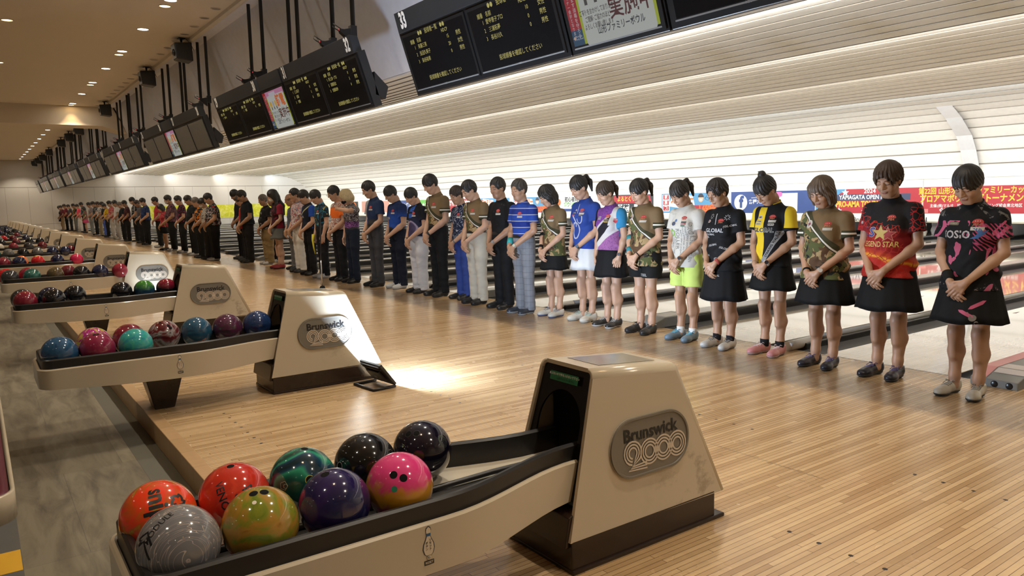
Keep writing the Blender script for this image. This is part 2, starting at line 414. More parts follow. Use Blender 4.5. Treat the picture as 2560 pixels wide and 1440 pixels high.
m.add(V, [(k, k+1, nP+k+1, nP+k) for k in range(nP-1)], 0, False)
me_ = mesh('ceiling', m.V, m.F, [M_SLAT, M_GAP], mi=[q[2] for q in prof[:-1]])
o = link('ceiling', me_); tag(o, kind='structure')
# worn translucent tape hanging on the slats at the right
r_ = []
for a, b in [(20.6, 3.60), (21.2, 3.33), (21.9, 2.89), (22.2, 2.52), (22.5, 1.98)]: r_.append([(-9.72-.03*(a-20), a-.05, b-.045), (-9.32-.03*(a-20), a-.05, b-.045)])
m = MB(); m.loft(r_, 0, False, (False, False), False)
m.V = m.V+[(x, y+.006, z+.004) for x, y, z in m.V]; nn = len(m.V)//2
m.F = m.F+[tuple(a+nn for a in reversed(f)) for f in m.F]; m.I = [0]*len(m.F); m.S = [False]*len(m.F)
tag(m.obj('tape_strip', plain((.60, .60, .60), .3)), 'pale tape strip stuck across the white slats above the rightmost woman', 'tape')
# beam across the lounge ceiling
m = MB(); m.prism([(YB, 4.06), (3.70, 4.06), (4.9, 3.72), (4.72, 3.06), (4.02, Z_CEIL), (4.02, Z_CEIL), (YB, Z_CEIL)][:3]+[(4.66, 3.30), (4.15, Z_CEIL-.2), (4.05, Z_CEIL), (YB, Z_CEIL)], -29.0, -27.9, 'x', 0)
tag(m.obj('trim_4', M_CEIL), kind='structure')
# ---------------- walls
n = NT('wall_panels'); p = n.coord(); o = n.xyz(p)
seam = n.math('MAXIMUM', n.lt(n.math('ABSOLUTE', n.math('SUBTRACT', n.math('FRACT', n.math('MULTIPLY', o[1], .78)), .5)), .006), n.lt(n.math('ABSOLUTE', n.math('SUBTRACT', o[2], 2.88)), .022))
low = n.lt(o[2], 2.88); seam = n.math('MULTIPLY', seam, n.math('MAXIMUM', low, n.lt(n.math('ABSOLUTE', n.math('SUBTRACT', o[2], 2.88)), .022)))
seam = n.math('MAXIMUM', seam, n.lt(n.math('ABSOLUTE', n.math('SUBTRACT', o[2], .45)), .012))
M_WALL = n.fin(n.mix(seam, (.62, .59, .54), (.30, .27, .23)), .7)
m = MB(); m.box(XL-.3, XL, YB, Y_PIT+.5, -.4, 5.0); tag(m.obj('wall_left', M_WALL), kind='structure')
m = MB(); m.box(XR, XR+.3, YB, Y_PIT+.5, -.4, 5.0); tag(m.obj('wall_right', plain((.5, .43, .33), .7)), kind='structure')
m = MB(); m.box(XL-.3, XR+.3, YB-.3, YB, -.4, 5.0); tag(m.obj('wall_back', plain((.42, .34, .25), .7)), kind='structure')
m = MB(); m.box(XL-.3, XR+.3, Y_PIT, Y_PIT+.3, -.4, 5.0); tag(m.obj('wall_front', plain((.02, .02, .02), .8)), kind='structure')
m = MB(); m.box(XL, XL+.02, YB, Y_FOUL, 0, .09); tag(m.obj('baseboard_left', plain((.45, .4, .34), .6)), kind='structure')
n = NT('yellow_mural'); p = n.coord(); a = n.noise(p, 2.5, 6, .65, 1.0)
M_YEL = n.fin(n.ramp(a, [(.3, (.42, .46, .01)), (.5, (.62, .62, .03)), (.62, (.75, .74, .22)), (.75, (.55, .55, .02))]), .5)
m = MB(); m.box(XL, XL+.012, 9.5, 22.4, .52, 1.50); tag(m.obj('wall_mural', M_YEL), 'yellow green mural band low on the far side wall above the lanes', 'mural')
# ================================================================== ball returns
def cream(name, stain):
    n = NT(name); p = n.coord(); o = n.xyz(p)
    v = n.noise(p, 3.0, 3); c = n.mix(v, (.50, .435, .325), (.54, .47, .355))
    if stain:
        s = n.noise(n.map(p, (9, 5, 7), rot=(.6, 0, 0)), 1.0, 5, .7); a = n.math('MULTIPLY', n.math('MAXIMUM', n.math('SUBTRACT', s, .53), 0), 5.5)
        msk = n.math('MULTIPLY', n.math('MINIMUM', n.math('MAXIMUM', n.math('MULTIPLY', n.math('ADD', o[1], .02), 3.5), 0), 1), n.math('MULTIPLY', n.math('MINIMUM', n.math('MAXIMUM', n.math('MULTIPLY', n.math('SUBTRACT', .47, o[2]), 6), 0), 1), n.gt(o[0], .1)))
        a = n.math('MINIMUM', n.math('MULTIPLY', a, msk), .55); c = n.mix(a, c, (.22, .17, .12))
    return n.fin(c, .22, spec=.5)
M_CREAM = cream('cream_shell', False); M_HOOD = cream('cream_hood', True)
M_BRN = plain((.022, .012, .008), .22); M_RUB = plain((.012, .011, .011), .38); M_GLB = plain((.008, .007, .007), .08)
M_TRG = plain((.12, .12, .12), .12, metal=.5); M_TRC = plain((.6, .55, .45), .2)
M_SIL = plain((.19, .175, .145), .4, metal=.2); M_LINE = plain((.58, .50, .40), .4); M_INK = plain((.01, .01, .012), .4)
RY = 2.1
def hw(z): return .205-.045*(z-.12)/.63
HA, HB, HC, HD = (1.705, .125), (1.868, .752), (2.335, .716), (2.60, .116)
def tray_w(y):
    if y < 1.15: return .285
    t = min(1, (y-1.15)/.62); return .285-.135*(t*t*(3-2*t))
def tray_path(inset=0.0, y_end=1.80):
    P = []; r = .09
    ys = [y_end-(y_end-.34)*k/22 for k in range(23)]
    for y in ys: P.append((tray_w(y)-inset, y))
    for k in range(1, 7):
        a = PI/2*k/7; P.append((.285-r+(r-inset)*math.cos(a), .34-r*math.sin(a)+0*inset+ (inset*math.sin(a))))
    P.append((.285-r, .34-r+inset)); P.append((-(.285-r), .34-r+inset))
    L = [(-x, y) for x, y in P[:-2]][::-1]
    return P+L
def zb(y):
    ks = [(.2, .292), (.45, .275), (.7, .258), (1.0, .246), (1.3, .243), (1.55, .25), (1.8, .262), (2.2, .262)]
    for a, b in zip(ks[:-1], ks[1:]):
        if y <= b[0]: return a[1]+(b[1]-a[1])*max(0, (y-a[0])/(b[0]-a[0]))
    return .262
def make_return():
    r = empty('ball_return', (RX0, RY, 0))
    Y = lambda y: y-RY
    b = MB(); b.box(-.205, .205, Y(1.712), Y(2.52), 0, .13); b.box(-.215, .215, Y(1.708), Y(2.575), 0, .018)
    base = b.obj('base', M_BRN, r, bevel=.005)
    b = MB(); b.prism([(Y(1.69), .10), (Y(1.712), .215), (Y(1.76), .235), (Y(1.76), .10)], -.208, .19, 'x'); b.obj('front_lip', M_BRN, base, bevel=.004)
    # hood: hollow shell, open at the front
    V = []
    for y, z in (HA, HB, HC, HD): V += [(-hw(z), Y(y), z), (hw(z), Y(y), z)]
    F = [(2, 3, 5, 4), (4, 5, 7, 6), (0, 2, 4, 6), (1, 7, 5, 3)]
    bm = bmesh.new(); vs = [bm.verts.new(v) for v in V]
    for f in F: bm.faces.new([vs[q] for q in f])
    bmesh.ops.recalc_face_normals(bm, faces=bm.faces)
    ed = [e for e in bm.edges if len(e.link_faces) == 2]
    bmesh.ops.bevel(bm, geom=ed, offset=.034, segments=5, profile=.5, affect='EDGES', clamp_overlap=True)
    for f in bm.faces: f.smooth = f.calc_area() < .02
    me = bpy.data.meshes.new('hood'); bm.to_mesh(me); bm.free(); me.materials.append(M_HOOD)
    hood = link('hood', me, r); md = hood.modifiers.new('s', 'SOLIDIFY'); md.thickness = .016; md.offset = -1
    c_ = bpy.context.evaluated_depsgraph_get(); hood.data = bpy.data.meshes.new_from_object(hood.evaluated_get(c_)); hood.modifiers.clear()
    b = MB(); tz = lambda y: HB[1]+(y-HB[0])*(HC[1]-HB[1])/(HC[0]-HB[0])
    V = [(sx_*.095, Y(y), tz(y)+dz) for dz in (.0005, .002) for y in (1.95, 2.26) for sx_ in (-1, 1)]
    b.add(V, [(4, 5, 7, 6), (0, 1, 5, 4), (1, 3, 7, 5), (3, 2, 6, 7), (2, 0, 4, 6)]); b.obj('top_plate', plain((.30, .28, .23), .12), hood)
    # black front panel with the arched opening
    d = (Vector((0, *HB))-Vector((0, *HA))); L = d.length; d.normalize(); nrm = Vector((0, -d.z, d.y))
    def FP(x, z, depth=.012):
        s = (z-HA[1])/d.z; p = Vector((0, Y(HA[0]), HA[1]))+d*s-nrm*depth; return (x, p.y, p.z)
    ac, ar, asp = .515, .128, .135
    b = MB(); V = []; N_ = 24
    for k in range(N_+1):
        a = PI*k/N_; xi, zi = ar*math.cos(a), ac+asp*math.sin(a)
        t = min((hw(.5)-.012)/max(abs(math.cos(a)), 1e-6), (.737-ac)/max(math.sin(a), 1e-6))
        xo, zo = t*math.cos(a), ac+t*math.sin(a); lim = hw(zo)-.014; xo = max(-lim, min(lim, xo))
        V += [FP(xi, zi), FP(xo, zo)]
    n0 = len(V); F = [(2*k, 2*k+1, 2*k+3, 2*k+2) for k in range(N_)]
    for sg in (1, -1):
        q = len(V); V += [FP(sg*ar, ac), FP(sg*(hw(ac)-.014), ac), FP(sg*(hw(.25)-.014), .25), FP(sg*ar, .25)]; F.append((q, q+1, q+2, q+3))
    b.add(V, F); fp = b.obj('front_panel', M_GLB, r)
    md = fp.modifiers.new('s', 'SOLIDIFY'); md.thickness = .008; c_ = bpy.context.evaluated_depsgraph_get()
    fp.data = bpy.data.meshes.new_from_object(fp.evaluated_get(c_)); fp.modifiers.clear()
    b = MB(); b.box(-.13, .13, Y(1.9), Y(2.08), .16, .66); b.obj('lift_chamber', plain((.004, .004, .004), .9), r)
    o3 = Vector(FP(0, .695, .002)); rr, uu = Vector((1, 0, 0)), Vector(d)
    b = MB(); b.add(*place2d(rect2d(-.085, .085, -.018, .018), o3, rr, uu, lift=.003)); sg = b.obj('warning_label', plain((.02, .16, .07), .4), fp)
    b = MB(); b.add(*place2d(text2d('あぶないので手を入れないで下さい', .0115, .02), o3, rr, uu, (0, .007), lift=.0036))
    b.obj('lettering', plain((.75, .8, .75), .5), sg)
    b = MB(); b.add(*place2d(text2d('山形ファミリーボウル', .0105, .02), o3, rr, uu, (.01, -.009), lift=.0036)); b.obj('lettering', M_INK, sg)
    # tray
    def sweep(inset, th, z0f, z1, name, mat, y_end=1.80, bev=.004):
        Po, Pi = tray_path(inset, y_end), tray_path(inset+th, y_end); rings = []
        for (xo, yo), (xi, yi) in zip(Po, Pi):
            z0 = z0f(yo) if callable(z0f) else z0f
            c = .3*th
            rings.append([(xo, Y(yo), z0), (xo, Y(yo), z1-c), (xo+(xi-xo)*.3, Y(yo+(yi-yo)*.3), z1), (xo+(xi-xo)*.7, Y(yo+(yi-yo)*.7), z1), (xi, Y(yi), z1-c), (xi, Y(yi), z0)])
        q = MB(); q.loft(rings, 0, False); o_ = q.obj(name, mat, r)
        o_.data.polygons.foreach_set('use_smooth', [True]*len(o_.data.polygons)); o_.data.update()
        md = o_.modifiers.new('w', 'EDGE_SPLIT'); md.split_angle = .7; c_ = bpy.context.evaluated_depsgraph_get()
        o_.data = bpy.data.meshes.new_from_object(o_.evaluated_get(c_)); o_.modifiers.clear(); return o_
    tray = sweep(0, .022, zb, .412, 'tray', M_CREAM)
    rail = sweep(.024, .026, .375, .470, 'bumper_rail', M_RUB, 1.93)
    ys = [.30+(1.95-.30)*k/14 for k in range(15)]
    def strip(xa, xb, z, nm, mt):
        q = MB(); V = []
        for y in ys: V += [(xa(y), Y(y), z), (xb(y), Y(y), z)]
        q.add(V, [(2*k, 2*k+1, 2*k+3, 2*k+2) for k in range(14)]); V2 = [(x, y, zb(y+RY)+.012) for x, y, z_ in V]
        q.add(V2, [(2*k+1, 2*k, 2*k+2, 2*k+3) for k in range(14)]); return q.obj(nm, mt, tray)
    strip(lambda y: .0, lambda y: tray_w(y)-.02, .375, 'ball_track', M_TRG); strip(lambda y: -tray_w(y)+.02, lambda y: .0, .375, 'ball_track', M_TRC)
    b = MB(); b.tube([(0, Y(.30), .385), (0, Y(1.0), .385), (0, Y(1.5), .392), (.03, Y(1.8), .40), (.03, Y(1.95), .40)], .011, 8); b.obj('centre_rail', M_RUB, tray)
    for ya in (1.30, 1.52):
        for xa in (.05, .10):
            b = MB(); b.box(xa-.006, xa+.006, Y(ya), Y(ya+.11), .3755, .378); b.obj('slot', M_SIL, tray)
    # leg
    b = MB(); P0 = [(-.125, Y(.865), .262), (.125, Y(.865), .262), (.125, Y(1.115), .252), (-.125, Y(1.115), .252)]; P1 = [(-.075, Y(.925), 0), (.075, Y(.925), 0), (.075, Y(1.055), 0), (-.075, Y(1.055), 0)]
    b.loft([P1, P0], 0, False); b.obj('leg', M_BRN, r, bevel=.006)
    # badge
    tl = (hw(.12)-hw(.75))/.63; nn = math.hypot(1, tl); uu = Vector((-tl/nn, 0, 1/nn)); rr = Vector((0, 1, 0)); bc = Vector((hw(.415), Y(2.142), .415))
    def stad(w_, h_): return roundrect2d(w_, h_, h_/2-.001, 12)
    b = MB(); n0 = stad(.440, .236); V0 = place2d(n0, bc, rr, uu, lift=.001)[0]; V1 = place2d(stad(.440, .236), bc, rr, uu, lift=.012)[0]; V2 = place2d(stad(.424, .220), bc, rr, uu, lift=.012)[0]; V3 = place2d(stad(.420, .216), bc, rr, uu, lift=.007)[0]
    b.loft([V0, V1, V2, V3], 0, False, (False, True)); bad = b.obj('badge', M_SIL, r)
    b = MB()
    for q in (stad(.446, .242),): 
        Va = place2d(q, bc, rr, uu, lift=.0005)[0]; Vb = place2d(q, bc, rr, uu, lift=.004)[0]; b.loft([Va, Vb], 0, False, (False, True))
    b.obj('badge_rim', plain((.42, .37, .29), .35), bad)
    b = MB(); b.add(*place2d(text2d('Brunswick', .072, .022, sx=1.0), bc, rr, uu, (0, .052), lift=.0095)); b.obj('lettering', M_INK, bad)
    b = MB()
    for d_, wd in ((-.0125, .0068), (0, .0068), (.0125, .0068)):
        R_ = .0375+d_
        for cx in (-.012, .068, .148):
            if d_ > 0: b.add(*place2d(ring2d(R_-wd/2, R_+wd/2, 32, (cx, -.028)), bc, rr, uu, lift=.0098))
            else: b.add(*place2d(ring2d(R_-wd/2, R_+wd/2, 28, (cx, -.028)), bc, rr, uu, lift=.0098))
        c2 = (-.105, -.018); Q = []
        R2 = .034+d_
        for k in range(15):
            a = math.radians(262-k*(262+38)/14); Q.append((c2[0]+R2*math.cos(a), c2[1]+R2*math.sin(a)))
        bx, by = c2[0]-.046-d_*2.2+.02, -.084-d_*.0
        Q.append((bx+.012+d_*1.2, -.078-d_*.55)); Q.append((-.03, -.078-d_)) ; 
        b.add(*place2d(stroke2d(Q, wd), bc, rr, uu, lift=.0102))
    b.obj('numeral', M_LINE, bad)
    # reset sticker on the tray side
    so = Vector((.2855, Y(1.066), .345)); rr, uu = Vector((0, 1, 0)), Vector((0, 0, 1))
    def pin(w_, n_=18):
        pr = [(-.042, .010), (-.036, .0165), (-.02, .0215), (-.004, .019), (.012, .011), (.022, .007), (.032, .0085), (.040, .010), (.048, .008), (.0535, .001)]
        return [(x*w_, z) for z, x in pr]+[(-x*w_, z) for z, x in reversed(pr)]
    P = pin(1.0); b = MB(); b.add(*place2d((P, [tuple(range(len(P)))]), so, rr, uu, (0, .005), lift=.0006)); stk = b.obj('reset_sticker', plain((.05, .05, .06), .4), r)
    P2 = [(x*.84, z*.95-.001) for x, z in P]; b = MB(); b.add(*place2d((P2, [tuple(range(len(P2)))]), so, rr, uu, (0, .005), lift=.0011)); b.obj('pin_picture', plain((.66, .58, .45), .4), stk)
    b = MB(); b.add(*place2d(rect2d(-.0075, .0075, .021, .030), so, rr, uu, (0, .005), lift=.0016)); b.obj('neck_band', plain((.02, .10, .22), .4), stk)
    b = MB()
    for k, ch in enumerate('リセット'): b.add(*place2d(text2d(ch, .0095, .02), so, rr, uu, (.006, .012-k*.0095), lift=.0016))
    for k, ch in enumerate('ボタン'): b.add(*place2d(text2d(ch, .0095, .02), so, rr, uu, (-.007, .004-k*.0098), lift=.0016))
    b.obj('lettering', M_INK, stk)
    b = MB(); V, F = place2d(ring2d(.0035, .0075, 18), so, rr, uu, (0, -.0435), lift=.002); b.add(V, F); b.lathe([(.0035, 0), (.0035, .004), (.0005, .004)], tuple(so+Vector((0, 0, -.0435))), 12, 0, 'x'); b.obj('reset_button', plain((.5, .48, .45), .25, metal=.8), stk)
    b = MB(); b.add(*place2d(rect2d(-.017, .017, -.0075, .0075), so, rr, uu, (0, -.0595), lift=.0008)); pl = b.obj('reset_plate', M_INK, stk)
    b = MB(); b.add(*place2d(text2d('RESET', .0105, .02), so, rr, uu, (0, -.0597), lift=.0014)); b.obj('lettering', plain((.7, .62, .5), .4), stk)
    return r
ret0 = make_return()
for k in range(NR):
    o = ret0 if k == 0 else copy_tree(ret0)
    o.location = (RX0-PITCH*k, RY, 0)
    what = {0: 'nearest cream ball return, its trough half empty beside nine balls', 1: 'second cream ball return with a black floodlight standing behind it', NR-1: 'farthest cream ball return against the end wall'}.get(k, f'{ORD[k]} cream ball return counting away from the camera')
    tag(o, what, 'ball return', 'ball returns along the approach')
# ------------------------------------------------------------------ bowling balls
def ball_mat(name, cols, kind='swirl', scale=6.0, rough=.10, seed=0.0):
    n = NT(name); p = n.map(n.coord(), loc=(seed, seed*1.7, -seed))
    if kind == 'plain':
        f = n.noise(p, scale, 3, .5, .6); c = n.ramp(f, [(.35, cols[0]), (.65, cols[-1])])
    elif kind == 'swirl':
        f = n.noise(p, scale, 4, .55, 2.6); m_ = len(cols); c = n.ramp(f, [(.30+.42*k/max(m_-1, 1), q) for k, q in enumerate(cols)])
    elif kind == 'marble':
        f = n.wave(p, scale, 9.0, 3.0); m_ = len(cols); c = n.ramp(f, [(k/max(m_-1, 1), q) for k, q in enumerate(cols)])
    elif kind == 'split':
        o = n.xyz(n.coord()); f = n.math('ADD', n.math('MULTIPLY', n.noise(p, scale, 4, .5, 1.8), .16), n.math('ADD', n.math('MULTIPLY', o[2], 1.6), n.math('MULTIPLY', o[0], .35)))
        m_ = len(cols); c = n.ramp(n.math('ADD', f, .40), [(.41+.19*k/max(m_-1, 1), q) for k, q in enumerate(cols)])
    elif kind == 'scratch':
        c = n.mix(n.noise(p, 8, 3), cols[0], cols[1]); a = None
        for rt_, ln, cv in (((.3, .9, .2), 70, 3), ((1.2, .3, .8), 95, 5), ((.2, .1, 1.1), 80, 4), ((.9, 1.3, .3), 60, 6)):
            w_ = n.noise(n.map(p, (ln, cv, cv), rot=rt_), 1.0, 1.5, .5, .3); q = n.band(w_, .500, .509); a = q if a is None else n.math('MAXIMUM', a, q)
        o = n.xyz(n.coord()); g = n.noise(n.coord(), 9, 2); a = n.math('MULTIPLY', a, n.gt(n.math('ADD', n.math('MULTIPLY', n.math('ADD', o[0], n.math('MULTIPLY', o[1], -.4)), 4.0), g), .40))
        c = n.mix(n.math('MULTIPLY', a, .6), c, cols[2])
    return n.fin(c, rough, spec=.6, coat=.5)
BR = .1083
M_HOLE = plain((.004, .004, .004), .8)
def sphere_me(name, mat, holes=()):
    bm = bmesh.new(); bmesh.ops.create_icosphere(bm, subdivisions=5, radius=BR)
    for f in bm.faces: f.smooth = True
    me = bpy.data.meshes.new(name); bm.to_mesh(me); bm.free(); me.materials.append(mat); return me
CAM = Vector((0, 0, H_EYE))
def frame_at(c, sx, sy):
    """point on a ball facing the camera, offset to the right / up by sx, sy (in radii); with its tangent frame"""
    v = (CAM-c).normalized(); r = Vector((-v.y, v.x, 0)).normalized(); u = v.cross(r)
    d = (r*sx+u*sy+v*math.sqrt(max(0, 1-sx*sx-sy*sy))).normalized()
    return d, r, u
def on_ball(c, vf, sx, sy, rot=0.0, sc=1.0, lift=.0006):
    d, r, u = frame_at(c, sx, sy); r2_ = (r-d*r.dot(d)).normalized(); u2_ = d.cross(r2_)
    V, F = vf; out = []; cs, sn = math.cos(rot), math.sin(rot)
    for x, y in V:
        a, b_ = sc*(cs*x-sn*y), sc*(sn*x+cs*y); out.append((d*BR+r2_*a+u2_*b_).normalized()*(BR+lift))
    return out, F
def holes(parent, c, spots, ringc=None):
    for (sx, sy, rad) in spots:
        b = MB(); V, F = on_ball(c, ring2d(.0001, rad, 20), sx, sy, lift=.0004); b.add(V, F)
        o_ = b.obj('finger_hole', M_HOLE, parent)
        if ringc is not None:
            b = MB(); V, F = on_ball(c, ring2d(rad, rad*1.16, 24), sx, sy, lift=.0008); b.add(V, F); b.obj('finger_insert', ringc, o_)
BALLN = {}
def ball(k, row, y, mat, label, z=None):
    """k: ball return, row: +1 near / -1 far side of the trough"""
    c = Vector((RX0-PITCH*k+row*.128, y, z or .484))
    if mat.name not in BALLN: BALLN[mat.name] = sphere_me('bowling_ball', mat)
    o = link('bowling_ball', BALLN[mat.name], None, c); tag(o, label, 'bowling ball', f'balls on the {ORD[k]} ball return'); return o, c
def letters(o, c, txt, size, sx, sy, rot, mat, bold=.01, shear=0, wide=1.0, name='lettering'):
    b = MB(); V, F = on_ball(c, dense(text2d(txt, size, bold, shear, wide), .006) if size > .03 else text2d(txt, size, bold, shear, wide), sx, sy, rot); b.add(V, F); return b.obj(name, mat, o)
B_ = ball_mat
# nearest ball return
o, c = ball(0, -1, .380, B_('ball_orange', [(.85, .04, .012), (.80, .055, .015), (.55, .10, .012), (.25, .36, .03)], 'swirl', 9), 'bright orange ball lettered snipes at the end of the nearest return', .478)
letters(o, c, 'sniper', .078, .02, .10, -1.50, M_INK, .03)
b = MB()
for q in range(5):
    a0 = q*2*PI/5; P_ = [(.020*math.cos(a0+t*1.5)*(1+t*.9)*.6, .020*math.sin(a0+t*1.5)*(1+t*.9)*.6) for t in [j/6 for j in range(7)]]
    V, F = on_ball(c, stroke2d(P_, .008), .50, .32); b.add(V, F)
b.obj('emblem', M_INK, o); holes(o, c, [(-.86, -.34, .011)], plain((.6, .55, .5), .4))
o, c = ball(0, 1, .384, B_('ball_grey', [(.13, .13, .14), (.18, .18, .19), (.60, .50, .43)], 'scratch', 8), 'scratched grey ball in front at the near end of the nearest return')
letters(o, c, 'MODULE', .026, -.45, .52, .65, M_INK, .01)
b = MB(); 
for P_ in ([(-.03, .022), (.0, .03), (.012, -.002)], [(-.028, .008), (-.008, .012), (.0, -.03)], [(-.03, .022), (-.018, .016), (-.028, .008)]):
    V, F = on_ball(c, dense(stroke2d([(x*1.25, y*1.25) for x, y in P_], .007), .006), -.70, .12); b.add(V, F)
b.obj('emblem', M_INK, o)
o, c = ball(0, -1, .603, B_('ball_red', [(.55, .025, .012), (.50, .03, .015), (.62, .05, .02)], 'swirl', 10), 'red ball lettered VENOM behind the gold and green ball', .482)
letters(o, c, 'VENOM', .036, -.32, -.02, -1.30, M_INK, .012)
b = MB()
for P_ in ([(-.03, -.022), (-.012, -.03), (.0, -.008), (.012, .018), (.03, .028)], [(-.03, -.022), (-.02, .0), (.004, .014), (.03, .028)], [(.03, .028), (.026, .006), (.014, -.006)]):
    V, F = on_ball(c, stroke2d(P_, .006), .22, .04); b.add(V, F)
b.obj('emblem', M_INK, o); holes(o, c, [(-.06, .88, .012)], plain((.75, .08, .05), .4))
o, c = ball(0, 1, .605, B_('ball_gold', [(.12, .17, .012), (.20, .22, .02), (.33, .19, .025), (.38, .20, .03), (.28, .14, .02)], 'swirl', 7), 'gold and olive green marbled ball in the near row of the nearest return', .482)
holes(o, c, [(-.13, .80, .0125), (.14, .80, .0125)]); b = MB(); b.add(*on_ball(c, disc2d(.0062), -.12, .56)); b.obj('marker_dot', plain((.7, .62, .5), .4), o)
o, c = ball(0, -1, .825, B_('ball_green', [(.006, .05, .04), (.01, .16, .10), (.03, .30, .18), (.012, .05, .10), (.004, .02, .03)], 'marble', 3.0), 'dark green marbled ball with a yellow thumb ring on the nearest return', .485)
holes(o, c, [(.20, -.02, .013)], plain((.55, .42, .04), .4)); holes(o, c, [(.1, .93, .012)])
b = MB(); b.add(*on_ball(c, ring2d(.014, .0155, 5), -.55, -.1)); b.add(*on_ball(c, ring2d(.007, .0085, 5), -.5, -.12)); b.obj('engraving', plain((.35, .4, .25), .4), o)
o, c = ball(0, 1, .831, B_('ball_navy', [(.008, .01, .05), (.012, .022, .11), (.03, .012, .09)], 'plain', 6), 'deep navy blue ball in the near row of the nearest return', .485)
holes(o, c, [(-.22, .82, .0135)])
o, c = ball(0, 1, 1.053, B_('ball_pink', [(.40, .03, .10), (.46, .21, .012), (.52, .25, .015), (.50, .22, .015), (.62, .05, .16), (.66, .045, .20)], 'split', 11), 'pink and yellow ball at the end of the near row', .487)
holes(o, c, [(-.16, .32, .0125), (.12, .21, .0125)]); b = MB(); b.add(*on_ball(c, disc2d(.0095), -.15, -.08)); b.obj('marker_dot', plain((.02, .22, .12), .4), o)
letters(o, c, 'ZIPZERI', .024, .3, -.72, .25, plain((.12, .11, .01), .4), 0, .2)
o, c = ball(0, -1, 1.051, B_('ball_black', [(.005, .005, .006), (.008, .008, .009)], 'plain', 6), 'plain glossy black ball behind the navy and pink balls', .489)
holes(o, c, [(-.80, .0, .013)], plain((.4, .4, .4), .4)); b = MB(); b.add(*on_ball(c, ring2d(.004, .0052, 4), -.05, .72)); b.obj('engraving', plain((.3, .3, .3), .4), o)
o, c = ball(0, -1, 1.278, B_('ball_violet', [(.005, .004, .010), (.010, .006, .02)], 'plain', 5), 'black violet ball nearest the hood of the nearest return', .490)
holes(o, c, [(-.44, .55, .0115), (-.17, .55, .0115)], plain((.03, .03, .035), .4)); b = MB(); b.add(*on_ball(c, ring2d(.003, .005, 10), -.62, .18)); b.obj('engraving', plain((.25, .35, .2), .4), o)
b = MB()
for q in range(6): b.add(*on_ball(c, ring2d(.012+.002*q, .0128+.002*q, 7, (.003*q, -.002*q)), .62, .35))
b.obj('emblem', plain((.10, .13, .10), .4), o)
# other returns: (row, y, material, look)
blk = B_('ball_black2', [(.006, .006, .008), (.012, .012, .016)], 'swirl', 7); nav = B_('ball_navy2', [(.006, .01, .035), (.014, .02, .075)], 'swirl', 7)
crm = B_('ball_crimson', [(.20, .012, .03), (.28, .02, .04)], 'plain', 5); mar = B_('ball_maroon', [(.10, .008, .016), (.17, .015, .025)], 'plain', 5)
dgr = B_('ball_darkgrey', [(.025, .025, .03), (.06, .06, .065)], 'swirl', 8); blu = B_('ball_blue', [(.012, .05, .13), (.02, .09, .19), (.01, .03, .09)], 'swirl', 9)
gry = B_('ball_silver', [(.10, .10, .10), (.17, .17, .17), (.05, .05, .05)], 'swirl', 10); red = B_('ball_scarlet', [(.55, .01, .015), (.6, .015, .02)], 'plain', 4)
wht = B_('ball_white', [(.55, .50, .42), (.62, .57, .48)], 'plain', 5); pnk = B_('ball_hotpink', [(.62, .015, .09), (.66, .02, .11)], 'plain', 4)
brn = B_('ball_brown', [(.05, .03, .015), (.10, .07, .03), (.02, .03, .012)], 'swirl', 9); org = B_('ball_orange2', [(.70, .14, .03), (.75, .2, .05)], 'plain', 5)
R2 = [(1, .386, blu, 'blue swirled ball at the open end of the second return'), (-1, .610, B_('ball_magenta', [(.36, .02, .20), (.40, .02, .22), (.55, .50, .05), (.03, .03, .01)], 'swirl', 8), 'magenta and yellow ball half hidden behind a crimson ball'),
      (1, .600, B_('ball_cranberry', [(.22, .012, .05), (.27, .02, .06)], 'plain', 5), 'crimson ball second from the open end of the second return'), (-1, .830, B_('ball_redblack', [(.02, .015, .015), (.24, .012, .03), (.03, .02, .02)], 'swirl', 6), 'black and red ball behind the turquoise ball'),
      (1, .828, B_('ball_teal', [(.06, .42, .30), (.03, .36, .36), (.02, .20, .34)], 'swirl', 12, .12), 'turquoise ball with blue clouds on the second return'), (-1, 1.056, B_('ball_maroonwhite', [(.06, .008, .01), (.14, .012, .014), (.33, .31, .31), (.05, .008, .008)], 'swirl', 7), 'maroon and white marbled ball on the second return'),
      (-1, 1.276, B_('ball_steelblue', [(.012, .05, .10), (.02, .09, .16), (.008, .03, .07)], 'swirl', 6), 'steel blue ball between marbled and dark balls of the second return'), (-1, 1.498, B_('ball_duskpurple', [(.03, .022, .025), (.10, .02, .06), (.04, .04, .03)], 'swirl', 6), 'dusky grey and purple ball on the second return'),
      (-1, 1.720, B_('ball_nightblue', [(.006, .02, .07), (.02, .05, .15), (.03, .015, .05)], 'swirl', 8), 'night blue ball touching the hood of the second return')]
for row, y, mt, lb in R2:
    o, c = ball(1, row, y, mt, lb)
    if 'turquoise' in lb: letters(o, c, 'Tzone', .034, .62, -.30, .1, plain((.25, .5, .5), .4), 0, .15)
    if lb.startswith('crimson'): holes(o, c, [(-.1, .86, .010), (.08, .88, .010)])
    if 'maroon and white' in lb: holes(o, c, [(.28, .62, .011), (-.2, .86, .009), (.4, .45, .012)])
    if 'steel blue' in lb: letters(o, c, 'storm', .03, .3, -.62, .2, plain((.5, .12, .04), .4), .01)
LOOK = {id(blk): 'black', id(nav): 'navy', id(crm): 'crimson', id(mar): 'maroon', id(dgr): 'dark grey', id(blu): 'blue', id(gry): 'silver grey', id(red): 'scarlet', id(wht): 'white', id(pnk): 'hot pink', id(brn): 'brown', id(org): 'orange'}
gb = B_('ball_bluegreen', [(.012, .05, .14), (.015, .06, .12), (.05, .22, .03)], 'split', 7); LOOK[id(gb)] = 'blue and green'
